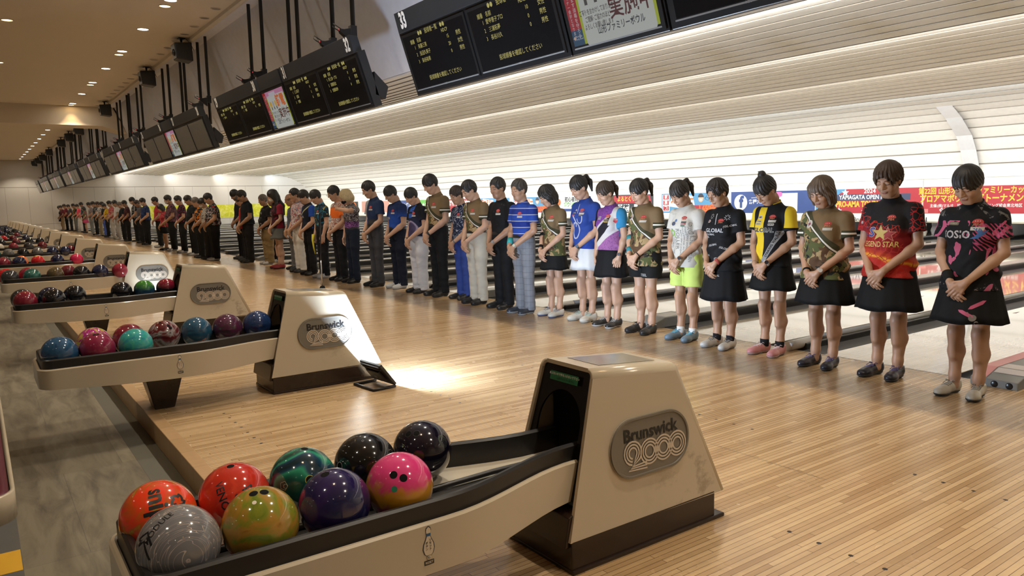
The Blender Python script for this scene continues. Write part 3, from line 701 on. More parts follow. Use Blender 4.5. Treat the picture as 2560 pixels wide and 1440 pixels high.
rb = B_('ball_redtop', [(.01, .01, .012), (.02, .012, .016), (.22, .01, .03)], 'split', 6); LOOK[id(rb)] = 'red and black'
tg = B_('ball_seagreen', [(.03, .04, .04), (.02, .13, .11), (.05, .2, .17)], 'swirl', 11); LOOK[id(tg)] = 'sea green'
ROWS = {2: [(-1, .36, dgr), (1, .37, crm), (-1, .60, nav), (1, .62, blk), (-1, .83, blk), (-1, 1.28, blk), (-1, 1.51, gb), (-1, 1.74, rb)],
        3: [(-1, .33, red), (1, .36, dgr), (-1, .58, crm), (1, .62, tg), (1, .90, brn), (-1, 1.08, mar), (1, 1.22, blk), (1, 1.46, nav), (1, 1.72, crm)],
        4: [(1, .38, crm), (1, .62, nav), (1, .90, red), (1, 1.20, nav), (1, 1.50, pnk), (-1, .42, dgr), (-1, .66, org)],
        5: [(1, .34, tg), (1, .58, gry), (1, .84, blk), (1, 1.10, gry), (1, 1.38, nav), (-1, 1.50, brn), (1, 1.62, nav), (-1, 1.75, mar)],
        6: [(1, .50, wht), (1, .80, crm), (1, 1.12, dgr), (1, 1.42, mar), (-1, .35, blk)],
        7: [(1, .40, nav), (1, .64, blk), (1, 1.0, mar), (1, 1.32, blk), (1, 1.58, blk)],
        8: [(1, .40, blk), (1, .66, gry), (1, 1.05, mar), (1, 1.40, nav), (-1, .8, red)],
        9: [(1, .4, blk), (1, .65, nav), (1, .95, blk), (1, 1.3, mar), (-1, .5, crm)],
        10: [(1, .4, blk), (1, .63, mar), (1, .9, nav), (1, 1.2, blk), (1, 1.5, dgr)],
        11: [(1, .4, crm), (1, .63, crm), (1, .9, mar), (1, 1.2, nav), (1, 1.5, blk)],
        12: [(1, .4, red), (1, .7, blk), (1, 1.0, nav), (1, 1.3, blk)], 13: [(1, .4, blk), (1, .8, org), (1, 1.1, blk), (1, 1.4, nav)],
        14: [(1, .4, nav), (1, .7, crm), (1, 1.0, blk)], 15: [(1, .5, blk), (1, .9, mar), (1, 1.2, blk)], 16: [(1, .6, dgr), (1, 1.0, blk)]}
for k, L_ in ROWS.items():
    cnt = {}
    order = sorted(L_, key=lambda t: (t[0], t[1]))
    for row, y, mt in L_:
        lk = LOOK[id(mt)]; pos = [t for t in order if t[0] == row].index((row, y, mt))
        o, c = ball(k, row, y, mt, f"{lk} ball, {ORD[pos] if pos else 'first'} from the open end, {'near' if row > 0 else 'far'} row of {ORD[k]} return")
        if k == 4 and mt is red:
            b = MB(); V = []
            for i_ in range(7):
                for j_ in range(9):
                    u_, v_ = (j_/8-.5)*.15, (i_/6-.5)*.11; zz = math.sqrt(max(.0, (BR+.004)**2-min(u_*u_+v_*v_, .0085)))+.004*math.sin(9*u_*20)*.3
                    V.append((u_*.7+v_*.5+c.x, -v_*.9+u_*.4+c.y, c.z+zz))
            b.add(V, [(i_*9+j_, i_*9+j_+1, (i_+1)*9+j_+1, (i_+1)*9+j_) for i_ in range(6) for j_ in range(8)], 0, True)
            cl = b.obj('cleaning_cloth', plain((.62, .42, .12), .8)); tag(cl, 'yellow cloth draped over the scarlet ball on the fifth return', 'cloth')
            md = cl.modifiers.new('s', 'SOLIDIFY'); md.thickness = .004
        if k == 6 and mt is wht: holes(o, c, [(-.1, .75, .011), (.12, .75, .011)])
# ------------------------------------------------------------------ floodlights on the floor
def flood(x, y, rz, power, label):
    r = empty('floodlight', (x, y, 0), rz); tag(r, label, 'floodlight', 'floodlights on the approach')
    b = MB(); b.tube([(-.14, .0, .0115), (-.14, -.19, .0115), (.14, -.19, .0115), (.14, 0, .0115)], .011, 6); b.obj('stand', M_RUB, r)
    t = math.radians(52); c, s_ = math.cos(t), math.sin(t)
    def P(x_, v, d): return (x_, -v*c+d*s_, .025+v*s_+d*c)     # v along the panel, d out of its lit face
    def slab(x0, x1, v0, v1, d0, d1):
        q = MB(); V = [P(a, v, d) for d in (d0, d1) for v in (v0, v1) for a in (x0, x1)]
        return q.add(V, [(0, 2, 3, 1), (4, 5, 7, 6), (0, 1, 5, 4), (2, 6, 7, 3), (0, 4, 6, 2), (1, 3, 7, 5)])
    hs = slab(-.15, .15, 0, .21, -.012, .012).obj('housing', M_RUB, r, bevel=.006)
    slab(-.09, .09, .05, .15, -.035, -.012).obj('driver_box', M_RUB, hs, bevel=.004)
    slab(-.022, .022, .085, .105, -.0365, -.035).obj('rating_plate', plain((.12, .12, .12), .4), hs)
    for v in (.19, .165): slab(-.13, .13, v, v+.012, -.022, -.012).obj('cooling_fin', M_RUB, hs)
    slab(-.13, .13, .015, .195, .012, .014).obj('lit_panel', glow((.85, .95, 1.0), 25), hs)
    l = bpy.data.lights.new('floodlight_beam', 'AREA'); l.shape = 'RECTANGLE'; l.size = .26; l.size_y = .18; l.energy = power; l.color = (.64, .79, 1.0)
    lo = bpy.data.objects.new('floodlight_beam', l); COL.objects.link(lo); lo.parent = r
    nrm = Vector((0, s_, c)); lo.location = Vector(P(0, .105, .02)); 
    lo.rotation_euler = nrm.to_track_quat('-Z', 'Y').to_euler()
    return r
flood(-5.22, 2.50, math.radians(6), 210, 'black floodlight on a low stand behind the second ball return')
flood(-11.98, 2.05, math.radians(20), 7, 'black floodlight between the third and fourth ball returns')
# ------------------------------------------------------------------ bench in the lounge, bottom left
r = empty('lounge_bench', (-4.6, -.45, Z_LOUNGE)); tag(r, 'cream shell bench with a burgundy seat at the bottom left corner', 'bench')
b = MB(); RR = []
def rrect(x0, x1, y0, y1, rd, z, n_=6):
    V, _ = roundrect2d(x1-x0, y1-y0, rd, n_); return [(x+(x0+x1)/2, y+(y0+y1)/2, z) for x, y in V]
b.loft([rrect(-2.1, 1.56, -.5, .494, .10, .46), rrect(-2.1, 1.56, -.5, .494, .10, .556), rrect(-2.097, 1.557, -.497, .491, .098, .56), rrect(-2.087, 1.547, -.487, .481, .09, .56), rrect(-2.084, 1.544, -.484, .478, .088, .50)], 0, True, (True, True))
sh = b.obj('shell', M_CREAM, r)
b = MB(); b.loft([rrect(-2.082, 1.542, -.482, .476, .088, .50), rrect(-2.082, 1.542, -.482, .476, .088, .549), rrect(-2.06, 1.52, -.46, .455, .08, .553)], 0, True); b.obj('seat', plain((.10, .012, .03), .35), r)
for x in (-1.4, .9):
    b = MB(); b.box(x-.08, x+.08, -.30, .10, 0, .44); b.obj('leg', M_BRN, r, bevel=.01)
# ================================================================== downlights
M_RING = plain((.62, .56, .46), .45); M_RINGD = plain((.35, .30, .23), .5)
G_WHITE = glow((1, .93, .80), 38); G_WARM = glow((1, .62, .22), 16); M_LENS = plain((.22, .19, .15), .4)
def lampmesh(nm, r, lens):
    b = MB(); b.lathe([(r*.86, -.001), (r*.9, -.012), (r, -.009), (r*1.02, 0)], (0, 0, 0), 20); ring = b.me(nm, M_RING)
    b = MB(); b.lathe([(.001, -.004), (r*.88, -.004)], (0, 0, 0), 20); lm = b.me('lens', lens); return ring, lm
LM = {'white': lampmesh('trim_ring', .105, G_WHITE), 'warm': lampmesh('trim_ring', .095, G_WARM), 'off': lampmesh('trim_ring', .085, M_LENS)}
def lamp(x, y, kind, label, power=0, col=(1, .87, .70), size=112):
    r = empty('ceiling_downlight', (x, y, Z_CEIL)); tag(r, label, 'downlight', {'white': 'lit white downlights', 'warm': 'warm downlights', 'off': 'unlit downlights beside the ceiling edge'}[kind])
    link('trim_ring', LM[kind][0], r); link('lens', LM[kind][1], r)
    if power:
        l = bpy.data.lights.new('downlight_beam', 'SPOT'); l.energy = power; l.color = col; l.spot_size = math.radians(size); l.spot_blend = .45; l.shadow_soft_size = .07
        o = bpy.data.objects.new('downlight_beam', l); o.location = (0, 0, -.03); COL.objects.link(o); o.parent = r
    return r
PW = 290
k = 0; x = -13.16+2.35*7
lit = []
while x > -58.8: lit.append(x); x -= 2.35
for i, x in enumerate(lit):
    wh = ('overhead, out of the view' if x > -12 else f'{ORD[min(i-7, 17)] if i > 7 else "first"} lit white downlight from the camera in the main ceiling row' if i < 24 else 'lit white downlight at the far end of the ceiling row')
    lamp(x, 2.86, 'white', f'round white downlight, {wh}' if x > -12 else wh, PW)
for i, x in enumerate([-13.59, -18.28, -23.02, -27.7]):
    lamp(x, 2.86, 'warm', f'amber downlight beside the {("first", "third", "fifth", "seventh")[i]} white one', 40, (1, .62, .3), 80)
for i, x in enumerate([-15.9, -20.44, -25.0]):
    lamp(x, .79, 'warm', f'amber downlight near the left picture edge, {ORD[i] if i else "first"} of its row', 40, (1, .62, .3), 70)
for i, x in enumerate([-11.2, -6.5, -1.8, 2.6]): lamp(x, .79, 'warm', f'amber lounge downlight overhead, out of the view, {ORD[i]} to the right', 90, (1, .68, .38), 70)
for i, x in enumerate([-12.6-.745*q for q in range(26)]):
    lamp(x, 3.60, 'off', f'small unlit ring by the ceiling edge, number {i+1} counting away from the camera')
for i, x in enumerate([3, -1.7, -6.4, -11.1, -15.8, -20.5]):  # unseen lounge rows, added to light the scene
    for j, y in enumerate([-1.6, -4.4]):
        lamp(x, y, 'white', f'added lounge downlight behind the camera, {ORD[i]} from the right in the {("near", "far")[j]} row', 150, size=78)
for i, x in enumerate([-26, -33, -40, -47, -54]): lamp(x, -2.5, 'white', f'added lounge downlight out of view beside the {ORD[6+i*2]} ball return', 190, size=90)  # more unseen lamps added down the lounge for ambient light
# ================================================================== score monitors
M_HSG = plain((.012, .012, .013), .35); M_SCR_REFL = plain((.19, .19, .175), .2); M_SCR = plain((.006, .006, .007), .12); M_HDR = plain((.030, .032, .036), .3); M_HDRB = plain((.02, .021, .024), .35)  # far screens: reflection of the room painted in as a grey base
T_YEL = glow((.75, .66, .20), .55); T_WHT = plain((.75, .75, .73), .5); T_SIL = plain((.2, .2, .2), .35)
MT, MBm = Vector((0, 3.60, 3.055)), Vector((0, 3.79, 2.465))
mu = (MT-MBm).normalized(); mr = Vector((1, 0, 0)); mn = mr.cross(mu)       # mn points to the bowlers
HT = (MT-MBm).length
def onscr(x, v): return Vector((x, 0, 0))+MBm+mu*v
def slabm(b, x0, x1, v0, v1, d0, d1, i=0):
    V = [onscr(a, v)+mn*d for d in (d0, d1) for v in (v0, v1) for a in (x0, x1)]
    return b.add(V, [(0, 2, 3, 1), (4, 5, 7, 6), (0, 1, 5, 4), (2, 6, 7, 3), (0, 4, 6, 2), (1, 3, 7, 5)], i)
def shift(o_, d):
    return o_
SCORES = {1: ([('斉藤三男', '15', '男性'), ('浅沼久美子', '20', '女性'), ('染谷祐希', '0', '男性')], [('愛甲恵子プロ', '10', '女性'), ('三浦拓夢', '0', '男性'), ('長谷川久', '0', '男性')]),
          2: ([('三上彩子', '0', '女性'), ('武田', '5', '男性'), ('伊藤', '0', '男性')], [('井上浩一プロ', '0', '男性'), ('斎藤浩太', '5', '男性'), ('安藤政伸', '0', '男性')]),
          3: ([('佐々木', '0', '男性')], [('高橋', '0', '男性')])}
def pole(r, x, y, z0, fl=True):
    b = MB(); b.tube([(x, y, z0), (x, y, Z_CEIL-.004)], .028, 12); o_ = b.obj('pole', M_HSG, r)
    b = MB(); b.lathe([(.001, 0), (.075, 0), (.075, -.016), (.034, -.02)], (x, y, Z_CEIL-.001), 18); b.obj('ceiling_flange', M_HSG, o_)
def monitor_pair(k):
    xc = RX0-PITCH*k
    r = empty('score_monitor', (xc, 3.75, MBm.z)); off = Vector((0, -3.75, -MBm.z))
    def fin(b, nm, mt, par=r, bevel=0):
        b.V = [tuple(Vector(v)+off) for v in b.V]; return b.obj(nm, mt, par, bevel)
    W = 1.21
    b = MB(); slabm(b, -W, W, 0, HT, -.10, 0); fin(b, 'housing', M_HSG, bevel=.006)
    b = MB(); b.prism([(3.54, 3.235), (3.59, 3.05), (3.70, 3.05), (3.64, 3.235)], -W+.02, W-.06, 'x'); hd = fin(b, 'header_panel', M_HDR, bevel=.003)
    for sgn, lane in ((-1, 35-2*k), (1, 36-2*k)):
        b = MB(); o3 = Vector((sgn*(W-.17), 3.563, 3.143)); uu = Vector((0, -.05, .185)).normalized()
        b.add(*place2d(text2d(str(lane), .20, .045, 0, .62), o3, mr, uu, lift=.004)); fin(b, 'lane_number', T_WHT, hd)
    for j, x0 in enumerate((-W+.035, .015)):
        x1 = x0+W-.05
        b = MB(); slabm(b, x0, x1, .035, HT-.03, .0, .012); slabm(b, x0+.03, x1-.03, .062, HT-.055, .012, .013, 1); sc = fin(b, 'screen', [M_HSG, M_SCR if k <= 3 else M_SCR_REFL], bevel=0)
        b = MB(); slabm(b, x0+.02, x1-.02, .045, .056, .012, .015); fin(b, 'bezel_strip', T_SIL, sc)
        if k <= 3:
            xm, b = (x0+x1)/2, MB()
            def T(t, x, v, sz, bold=.004):
                q_ = MB(); q_.add(*place2d(text2d(t, sz, bold, 0, .9), onscr(xm+x, v), mr, mu, lift=.0145)); fin(q_, 'score_text', T_YEL, sc)
            if k in SCORES:
                T('●●　投球者一覧　●●', 0, .555, .052); T('HDCP', .22, .505, .045); T('順番　名前', -.32, .497, .046)
                for q, (nm, hc, sx) in enumerate(SCORES[k][j]):
                    v = .44-.066*q; T(str(q+1), -.36, v, .046); T(nm, -.22+.012*(len(nm)-4), v, .046); T(hc, .25, v+.004, .046); T(sx, .43, v+.004, .046)
                T('投球順番を確認してください', .03, .135, .05)
            b = MB(); b.add(*place2d(text2d('NEC', .022, .01), onscr(xm, .0505), mr, mu, lift=.0165)); fin(b, 'lettering', plain((.3, .3, .3), .4), sc)
    b = MB(); b.prism([(3.80, 2.60), (3.93, 2.56), (3.97, 2.70), (3.80, 2.86)], W-.10, W+.0, 'x'); b.V = [tuple(Vector(v)+off) for v in b.V]; b.obj('side_bracket', M_HSG, r, bevel=.008)
    for x in (-.30, .32): pole(r, x, 3.97-3.75, 3.0-MBm.z)
    tag(r, f'black twin screen score monitor numbered {35-2*k} and {36-2*k}', 'monitor', 'twin screen score monitors'); return r
def poster_monitor(x, lab):
    r = empty('poster_monitor', (x, 3.75, MBm.z)); off = Vector((0, -3.75, -MBm.z))
    def fin(b, nm, mt, par=r, bevel=0):
        b.V = [tuple(Vector(v)+off) for v in b.V]; return b.obj(nm, mt, par, bevel)
    W = .485
    b = MB(); slabm(b, -W, W, .0, HT, -.10, 0); fin(b, 'housing', M_HSG, bevel=.006)
    b = MB(); b.prism([(3.54, 3.235), (3.59, 3.05), (3.70, 3.05), (3.64, 3.235)], -W+.02, W-.02, 'x'); fin(b, 'header_panel', M_HDR, bevel=.003)
    b = MB(); slabm(b, -W+.02, W-.02, .02, HT-.02, 0, .012); sc = fin(b, 'screen', M_HSG)
    b = MB(); slabm(b, -W+.05, W-.05, .035, .046, .012, .015); fin(b, 'bezel_strip', T_SIL, sc)
    x0, x1, v0, v1 = -W+.055, W-.055, .06, HT-.045
    def R(nm, a, b_, c, d, col, lift, st=.55, par=sc):
        q = MB(); q.add(*place2d(rect2d(a, b_, c, d), onscr(0, 0), mr, mu, lift=lift)); return fin(q, nm, glow(col, st), par)
    bg = R('poster', x0, x1, v0, v1, (.45, .52, .02), .0135)
    def Q(nm, vf, col, lift, off2=(0, 0), rot=0, st=.55):
        q = MB(); q.add(*place2d(vf, onscr(0, 0), mr, mu, off2, 1.0, rot, lift)); return fin(q, nm, glow(col, st), bg)
    Q('red_band', rect2d(x0, x0+.12, v0+.11, v1), (.42, .01, .02), .0142)
    Q('blue_corner', rect2d(x0, x0+.12, v0, v0+.11), (.01, .07, .16), .0142)
    Q('pink_band', rect2d(x0+.12, x1, v1-.085, v1), (.62, .25, .42), .0142)
    Q('white_tag', rect2d(x0+.26, x0+.52, v1-.065, v1-.02), (.6, .55, .62), .0148)
    Q('white_panel', (lambda V, F: ([(p+.06, q+(v0+v1)/2-.04) for p, q in V], F))(*roundrect2d(.69, .475, .03)), (.60, .62, .58), .0142)
    col = (.10, .015, .01)
    Q('lettering', text2d('実施中', .15, .012, 0, .95), col, .015, (.21, .235))
    Q('lettering', text2d('節電', .18, .025, 0, .95), (.75, .16, .03), .015, (.20, .405))
    for i, t in enumerate(('ご不便をおかけしております', 'ご理解･ご協力のほど', 'よろしくお願い致します')): Q('lettering', text2d(t, .044, .008, 0, .62), (.03, .02, .02), .015, (-.125, .265-i*.05))
    Q('lettering', text2d('山形ファミリーボウル', .062, .014, 0, .75), (.02, .02, .03), .015, (.08, .125))
    for i, c_ in enumerate(((.75, .42, .03), (.45, .45, .45), (.7, .45, .1))):
        Q('light_bulb', disc2d(.042, 20, .9, (-.21+i*.10, .395)), c_, .0148); Q('bulb_base', rect2d(-.225+i*.10, -.195+i*.10, .315, .362), (.08, .07, .06), .0147)
    for i, t in enumerate('お願いします消毒を守ろう'): Q('lettering', text2d(t, .036, .006), (.7, .6, .6), .0148, (x0+.085, v1-.055-i*.036))
    for i, t in enumerate('リングのマナー会計となります'): Q('lettering', text2d(t, .030, .006), (.7, .6, .6), .0148, (x0+.035, v1-.055-i*.031))
    Q('lettering', text2d('Yamagata\nFamily Bowl', .019, .004), (.6, .6, .65), .0148, (x0+.07, v0+.055)); Q('logo_mark', star2d(.016, .009, 4, 0, (x0+.022, v0+.055)), (.8, .5, .3), .0148)
    for xx in (-.17, .17): pole(r, xx, 3.97-3.75, 3.0-MBm.z)
    tag(r, lab, 'monitor', 'poster monitors between the score screens'); return r
first = None
for k in range(NR):
    if k <= 3: monitor_pair(k)
    else:
        if first is None: first = monitor_pair(k); continue
        o = copy_tree(first); o.location.x = RX0-PITCH*k
        tag(o, f'black twin screen score monitor with blank screens tinted grey for reflection, {ORD[k]} from the camera', 'monitor', 'twin screen score monitors')
        for c in o.children_recursive:
            if c.name.startswith('lane_number'):
                par = c.parent; 
        hd = [c for c in o.children if c.name.startswith('header_panel')][0]
        for c, lane in zip([c for c in hd.children], (35-2*k, 36-2*k)):
            sgn = -1 if lane % 2 else 1
            b = MB(); b.add(*place2d(text2d(str(lane), .20, .045, 0, .62), Vector((sgn*1.04, 3.563, 3.143)), mr, Vector((0, -.05, .185)).normalized(), lift=.004))
            b.V = [tuple(Vector(v)+Vector((0, -3.75, -MBm.z))) for v in b.V]; c.data = b.me('lane_number', T_WHT)
pm = poster_monitor(RX0-PITCH*.5, 'poster screen with the yellow green saving notice nearest the camera')
for i, k in enumerate(range(2, NR-1, 2)):
    o = copy_tree(pm); o.location.x = RX0-PITCH*(k+.5)
    tag(o, f'poster screen between score monitors {35-2*(k+1)} and {35-2*k}', 'monitor', 'poster monitors between the score screens')
# lane cameras clamped to the poles
def lane_camera():
    r = empty('lane_camera', (0, 3.83, 3.48))
    b = MB(); b.box(-.05, .05, -.06, .045, -.08, .10); b.obj('clamp', M_HSG, r, bevel=.006)
    b = MB(); b.prism([(-.24, .03), (-.22, -.03), (-.05, -.16), (-.05, .06), (-.16, .03)], -.045, .045, 'x'); b.obj('camera_body', M_HSG, r, bevel=.008)
    b = MB(); b.lathe([(.001, -.022), (.014, -.02), (.016, 0)], (0, -.215, .02), 12, 0, 'y'); b.obj('red_lamp', glow((1, .03, .05), 3), r)
    b = MB(); b.tube([(.01, -.20, .03), (.01, -.28, .07), (.01, -.33, .10), (.01, -.34, .05), (.01, -.29, .02), (.01, -.22, -.01)], .008, 6); b.obj('cable_loop', M_HSG, r)
    return r
lc = None
for k in range(0, NR):
    for j, xx in enumerate((-.30, .32)):
        if k > 9 and j: continue
        if lc is None: lc = lane_camera(); o = lc
        else: o = copy_tree(lc)
        o.location = (RX0-PITCH*k+xx, 3.97, 3.43 if j == 0 else 3.46); o.scale = (.78,)*3
        tag(o, f'small black camera with a red lamp, {("left", "right")[j]} pole of monitor {35-2*k}' if k <= 9 else f'small black camera on the poles of the {ORD[k]} monitor', 'camera', 'cameras on the monitor poles')
# ================================================================== speakers hung at the ceiling edge
def speaker():
    r = empty('ceiling_speaker', (0, 3.62, Z_CEIL-.053))
    b = MB(); b.box(-.11, .11, -.09, .09, .06, .08); b.lathe([(.035, .06), (.03, -.09)], (0, 0, 0), 12); b.obj('mount', M_HSG, r)
    b = MB(); P0 = [(-.24, -.20, -.55), (.24, -.20, -.55), (.30, .24, -.60), (-.30, .24, -.60)]; P1 = [(-.25, -.26, -.10), (.25, -.26, -.10), (.32, .22, -.06), (-.32, .22, -.06)]
    b.loft([P0, P1], 0, False); b.obj('cabinet', M_HSG, r, bevel=.03)
    b = MB(); b.lathe([(.001, -.27), (.09, -.26), (.085, -.245), (.12, -.235)], (0, 0, -.34), 20, 0, 'y'); b.obj('horn', M_RUB, r)
    b = MB(); b.tube([(.05, .02, .06), (.22, .10, .02), (.33, .18, -.12), (.33, .26, -.3)], .008, 6); b.obj('cable', M_HSG, r)
    return r
sp = None
for i, x in enumerate([-5.9, -16.0, -19.6, -26.4, -33.4, -36.9, -40.2, -46.8, -51.5, -55.0, -58.2]):
    o = speaker() if sp is None else copy_tree(sp); sp = sp or o
    o.location.x = x; o.scale = (.66,)*3; tag(o, f'black loudspeaker hung at the ceiling edge, {ORD[i-1] if i > 1 else "first"} from the camera' if i else 'black loudspeaker hung overhead just out of the view', 'loudspeaker', 'loudspeakers under the ceiling edge')
# ================================================================== masking above the pins
YM = 22.6
ZM0, ZM1 = .46, 1.74
M_MASK = plain((.74, .72, .62), .35)
mask_prof = [(YM+.26, ZM1), (YM+.02, ZM1), (YM-.01, ZM1-.05), (YM-.01, ZM0+.10), (YM+.0, ZM0+.05), (YM+.05, ZM0+.01), (YM+.26, ZM0)]
mR, mU = Vector((1, 0, 0)), Vector((0, 0, 1))
def masking(i, x0, x1, label):
    r = empty('masking_panel', ((x0+x1)/2, YM, ZM0)); r['y'] = 1; del r['y']
    tag(r, label, 'sign board', 'masking boards above the pins'); c = Vector(((x0+x1)/2, YM, ZM0))
    b = MB(); b.prism([(y-YM, z-ZM0) for y, z in mask_prof], x0+.006-c.x, x1-.006-c.x, 'x'); b.obj('board', M_MASK, r)
    def art(nm, vf, col, lift=.012, rough=.45, par=r):
        V, F = place2d(vf, Vector((0, YM, 0)), mR, mU, lift=lift); V = [v-c for v in V]
        q = MB(); q.add(V, F); return q.obj(nm, plain(col, rough), par)
    return r, art
def tx(t, sz, x, z, bold=.02, sx=1.0, shear=0):
    V, F = text2d(t, sz, bold, shear, sx); return [(a+x, b+z) for a, b in V], F
RED = (.34, .012, .022); YE = (.66, .42, .03); WH = (.66, .66, .63); BL = (.018, .05, .19); BK = (.02, .02, .03); LB = (.07, .24, .42); OR = (.60, .13, .02); SK = (.60, .38, .26); GR = (.10, .36, .05)
BZ0, BZ1 = .74, 1.50
edges = [-10.95+6.84*q for q in range(2, -8, -1)]
for i in range(len(edges)-1):
    x1, x0 = edges[i], edges[i+1]
    if x0 < XL: x0 = XL+.02
    lab = {0: 'white masking board at the far right out of the view', 1: 'masking board with the plain red banner and large Japanese tournament title', 2: 'masking board with the 2024 logo on red and the blue banner with a round f',
           3: 'masking board with family discount banners behind the woman in lime shorts', 4: 'masking board with beginner lesson and discount banners', 5: 'masking board with the red banner', 6: 'masking board with the green and blue banners'}.get(i, f'plain masking board, {ORD[i]} counted from the right')
    r, art = masking(i, x0, x1, lab)
    for q in range(2):
        xe = x0+q*PITCH
        if xe > XL+1 and i < 7: art('lane_number', tx(str(int(round(31-2*(-10.95-xe)/PITCH))), .19, xe-.02+.1, .55, .03), BK, .012); art('lettering', tx('Brunswick', .17, xe-1.75+PITCH, .55, .012), BK, .012)
    if i in (0, 1):
        bn = art('banner', rect2d(x0+.02, x1-.02, BZ0, BZ1), RED)
        if i == 1:
            for t, s_, x, z, bd, c_ in (('第22回 山形オープンファミリーカップ', .205, -9.62, 1.37, .03, YE), ('プロアマボウリングトーナメント2024', .235, -9.40, 1.15, .035, YE), ('主催:(株)マルヰ　協力:日本プロボウリング協会東北地区', .105, -9.55, .955, .015, WH), ('令和6年8月23日(金)〜27日(土)', .16, -9.60, .815, .03, WH)):
                art('lettering', tx(t, s_, x, z, bd, .82 if s_ > .15 else .9), c_, .016, par=bn)
            art('date_tag', rect2d(-11.0+.02, -10.78, .76, .87), (.6, .15, .15), .015, par=bn)
    elif i == 2:
        xs = -14.38
        bn = art('banner', rect2d(xs, x1-.02, BZ0, BZ1), RED)
        art('blue_patch', poly2d((xs, BZ0), (xs+.6, BZ0), (xs+.75, .98), (xs+.55, 1.2), (xs+1.1, BZ1), (xs, BZ1)), LB, .0135, par=bn)
        art('star', star2d(.13, .055, 5, PI/2, (-13.35, 1.39)), (.5, .75, .85), .015, par=bn); art('star', star2d(.11, .05, 5, PI/2, (-13.55, .82)), (.5, .75, .85), .015, par=bn)
        art('title_back', rect2d(-13.95, -11.3, 1.14, 1.33), (.03, .04, .09), .0142, par=bn)
        art('lettering', tx('2024', .19, -12.55, 1.42, .02), WH, .016, par=bn); art('lettering', tx('YAMAGATA OPEN FAMILY', .185, -12.62, 1.235, .03, .85), WH, .016, par=bn)
        art('lettering', tx('PRO-AMA TOURNAMENT', .25, -12.62, 1.02, .04, .72), YE, .016, par=bn); art('lettering', tx('~SINCE 2002~', .10, -12.5, .83, .015), WH, .016, par=bn)
        bn = art('banner', rect2d(x0+.02, xs-.02, BZ0, BZ1), BL)
        art('round_mark', disc2d(.28, 40, 1, (-17.35, 1.12)), WH, .0145, par=bn); art('lettering', tx('f', .56, -17.33, 1.12, .05), BL, .0165, par=bn)
        art('rule', rect2d(-16.9, -15.9, 1.27, 1.285), WH, .0145, par=bn); art('lettering', tx('各種大会案内', .17, -16.5, 1.13, .02), WH, .0145, par=bn)
        art('white_square', rect2d(-15.75, -15.05, .80, 1.42), WH, .0145, par=bn); art('pink_tag', (lambda V, F: ([(p-15.85, q_+1.38) for p, q_ in V], F))(*roundrect2d(.42, .16, .07)), (.70, .12, .35), .0155, par=bn)
    elif i in (3, 4, 5):
        def family(a):
            bn = art('banner', rect2d(a, a+3.1, BZ0, BZ1), LB)
            art('white_flash', poly2d((a+.35, 1.0), (a+.6, 1.48), (a+1.6, 1.40), (a+1.7, 1.05), (a+1.2, .9)), WH, .0135, par=bn)
            art('tile', rect2d(a+.05, a+.42, .8, 1.46), WH, .014, par=bn)
            for q, ch in enumerate('家族割'): art('tile_frame', rect2d(a+.09, a+.38, 1.27-q*.22, 1.45-q*.22), RED, .015, par=bn); art('lettering', tx(ch, .18, a+.235, 1.36-q*.22, .02), WH, .0165, par=bn)
            art('lettering', tx('ファミリー', .34, a+1.05, 1.25, .06, .7), OR, .016, par=bn); art('lettering', tx('1,650円', .32, a+2.3, .90, .06, .8), OR, .0165, par=bn)
            art('price_band', rect2d(a+1.5, a+3.05, .76, 1.03), RED, .014, par=bn)
            for q, (fx, fz) in enumerate(((a+2.0, 1.30), (a+2.6, 1.22))):
                art('face', disc2d(.15, 24, .85, (fx, fz)), SK, .015, par=bn); art('face_hair', (lambda V, F: (V, F))(*poly2d(*[(fx+.14*math.cos(t), fz+.03+.15*math.sin(t)) for t in [PI*j/10 for j in range(11)]])), BK, .016, par=bn)
                art('smile', disc2d(.035, 12, 1.6, (fx, fz-.06)), WH, .017, par=bn)
        def late(a):
            bn = art('banner', rect2d(a, a+2.6, BZ0, BZ1), BK)
            art('red_flash', poly2d((a+.2, 1.14), (a+2.5, 1.14), (a+2.4, 1.46), (a+.3, 1.46)), RED, .0135, par=bn); art('lettering', tx('よるとくサービス', .24, a+1.35, 1.31, .03, .9), YE, .0155, par=bn)
            art('white_box', rect2d(a+.1, a+1.7, .79, 1.10), WH, .0135, par=bn); art('lettering', tx('投げ放題', .30, a+.9, .945, .04), BK, .0155, par=bn); art('lettering', tx('1,900円', .24, a+2.1, .93, .03, .8), YE, .0155, par=bn)
        def lesson(a):
            bn = art('banner', rect2d(a, a+3.0, BZ0, BZ1), (.62, .64, .60)); art('lettering', tx('初心者向け', .24, a+1.3, 1.34, .03), BK, .0145, par=bn)
            art('lettering', tx('ボウリング教室', .26, a+1.4, 1.10, .04, .85), GR, .0145, par=bn); art('rule', rect2d(a+.1, a+2.9, .80, .92), BL, .0145, par=bn); art('dot', disc2d(.16, 24, 1, (a+.25, 1.22)), OR, .0145, par=bn)
        if i == 3: family(x0+3.45); late(x0+.4)
        elif i == 4: family(x0+.1); lesson(x0+3.5)
        else:
            bn = art('banner', rect2d(x0+.05, x0+3.35, BZ0, BZ1), RED); art('lettering', tx('団体予約受付中', .32, x0+1.7, 1.25, .05), WH, .0145, par=bn); art('lettering', tx('お気軽にどうぞ', .2, x0+1.7, .92, .02), YE, .0145, par=bn)
            family(x0+3.5)
    elif i == 6:
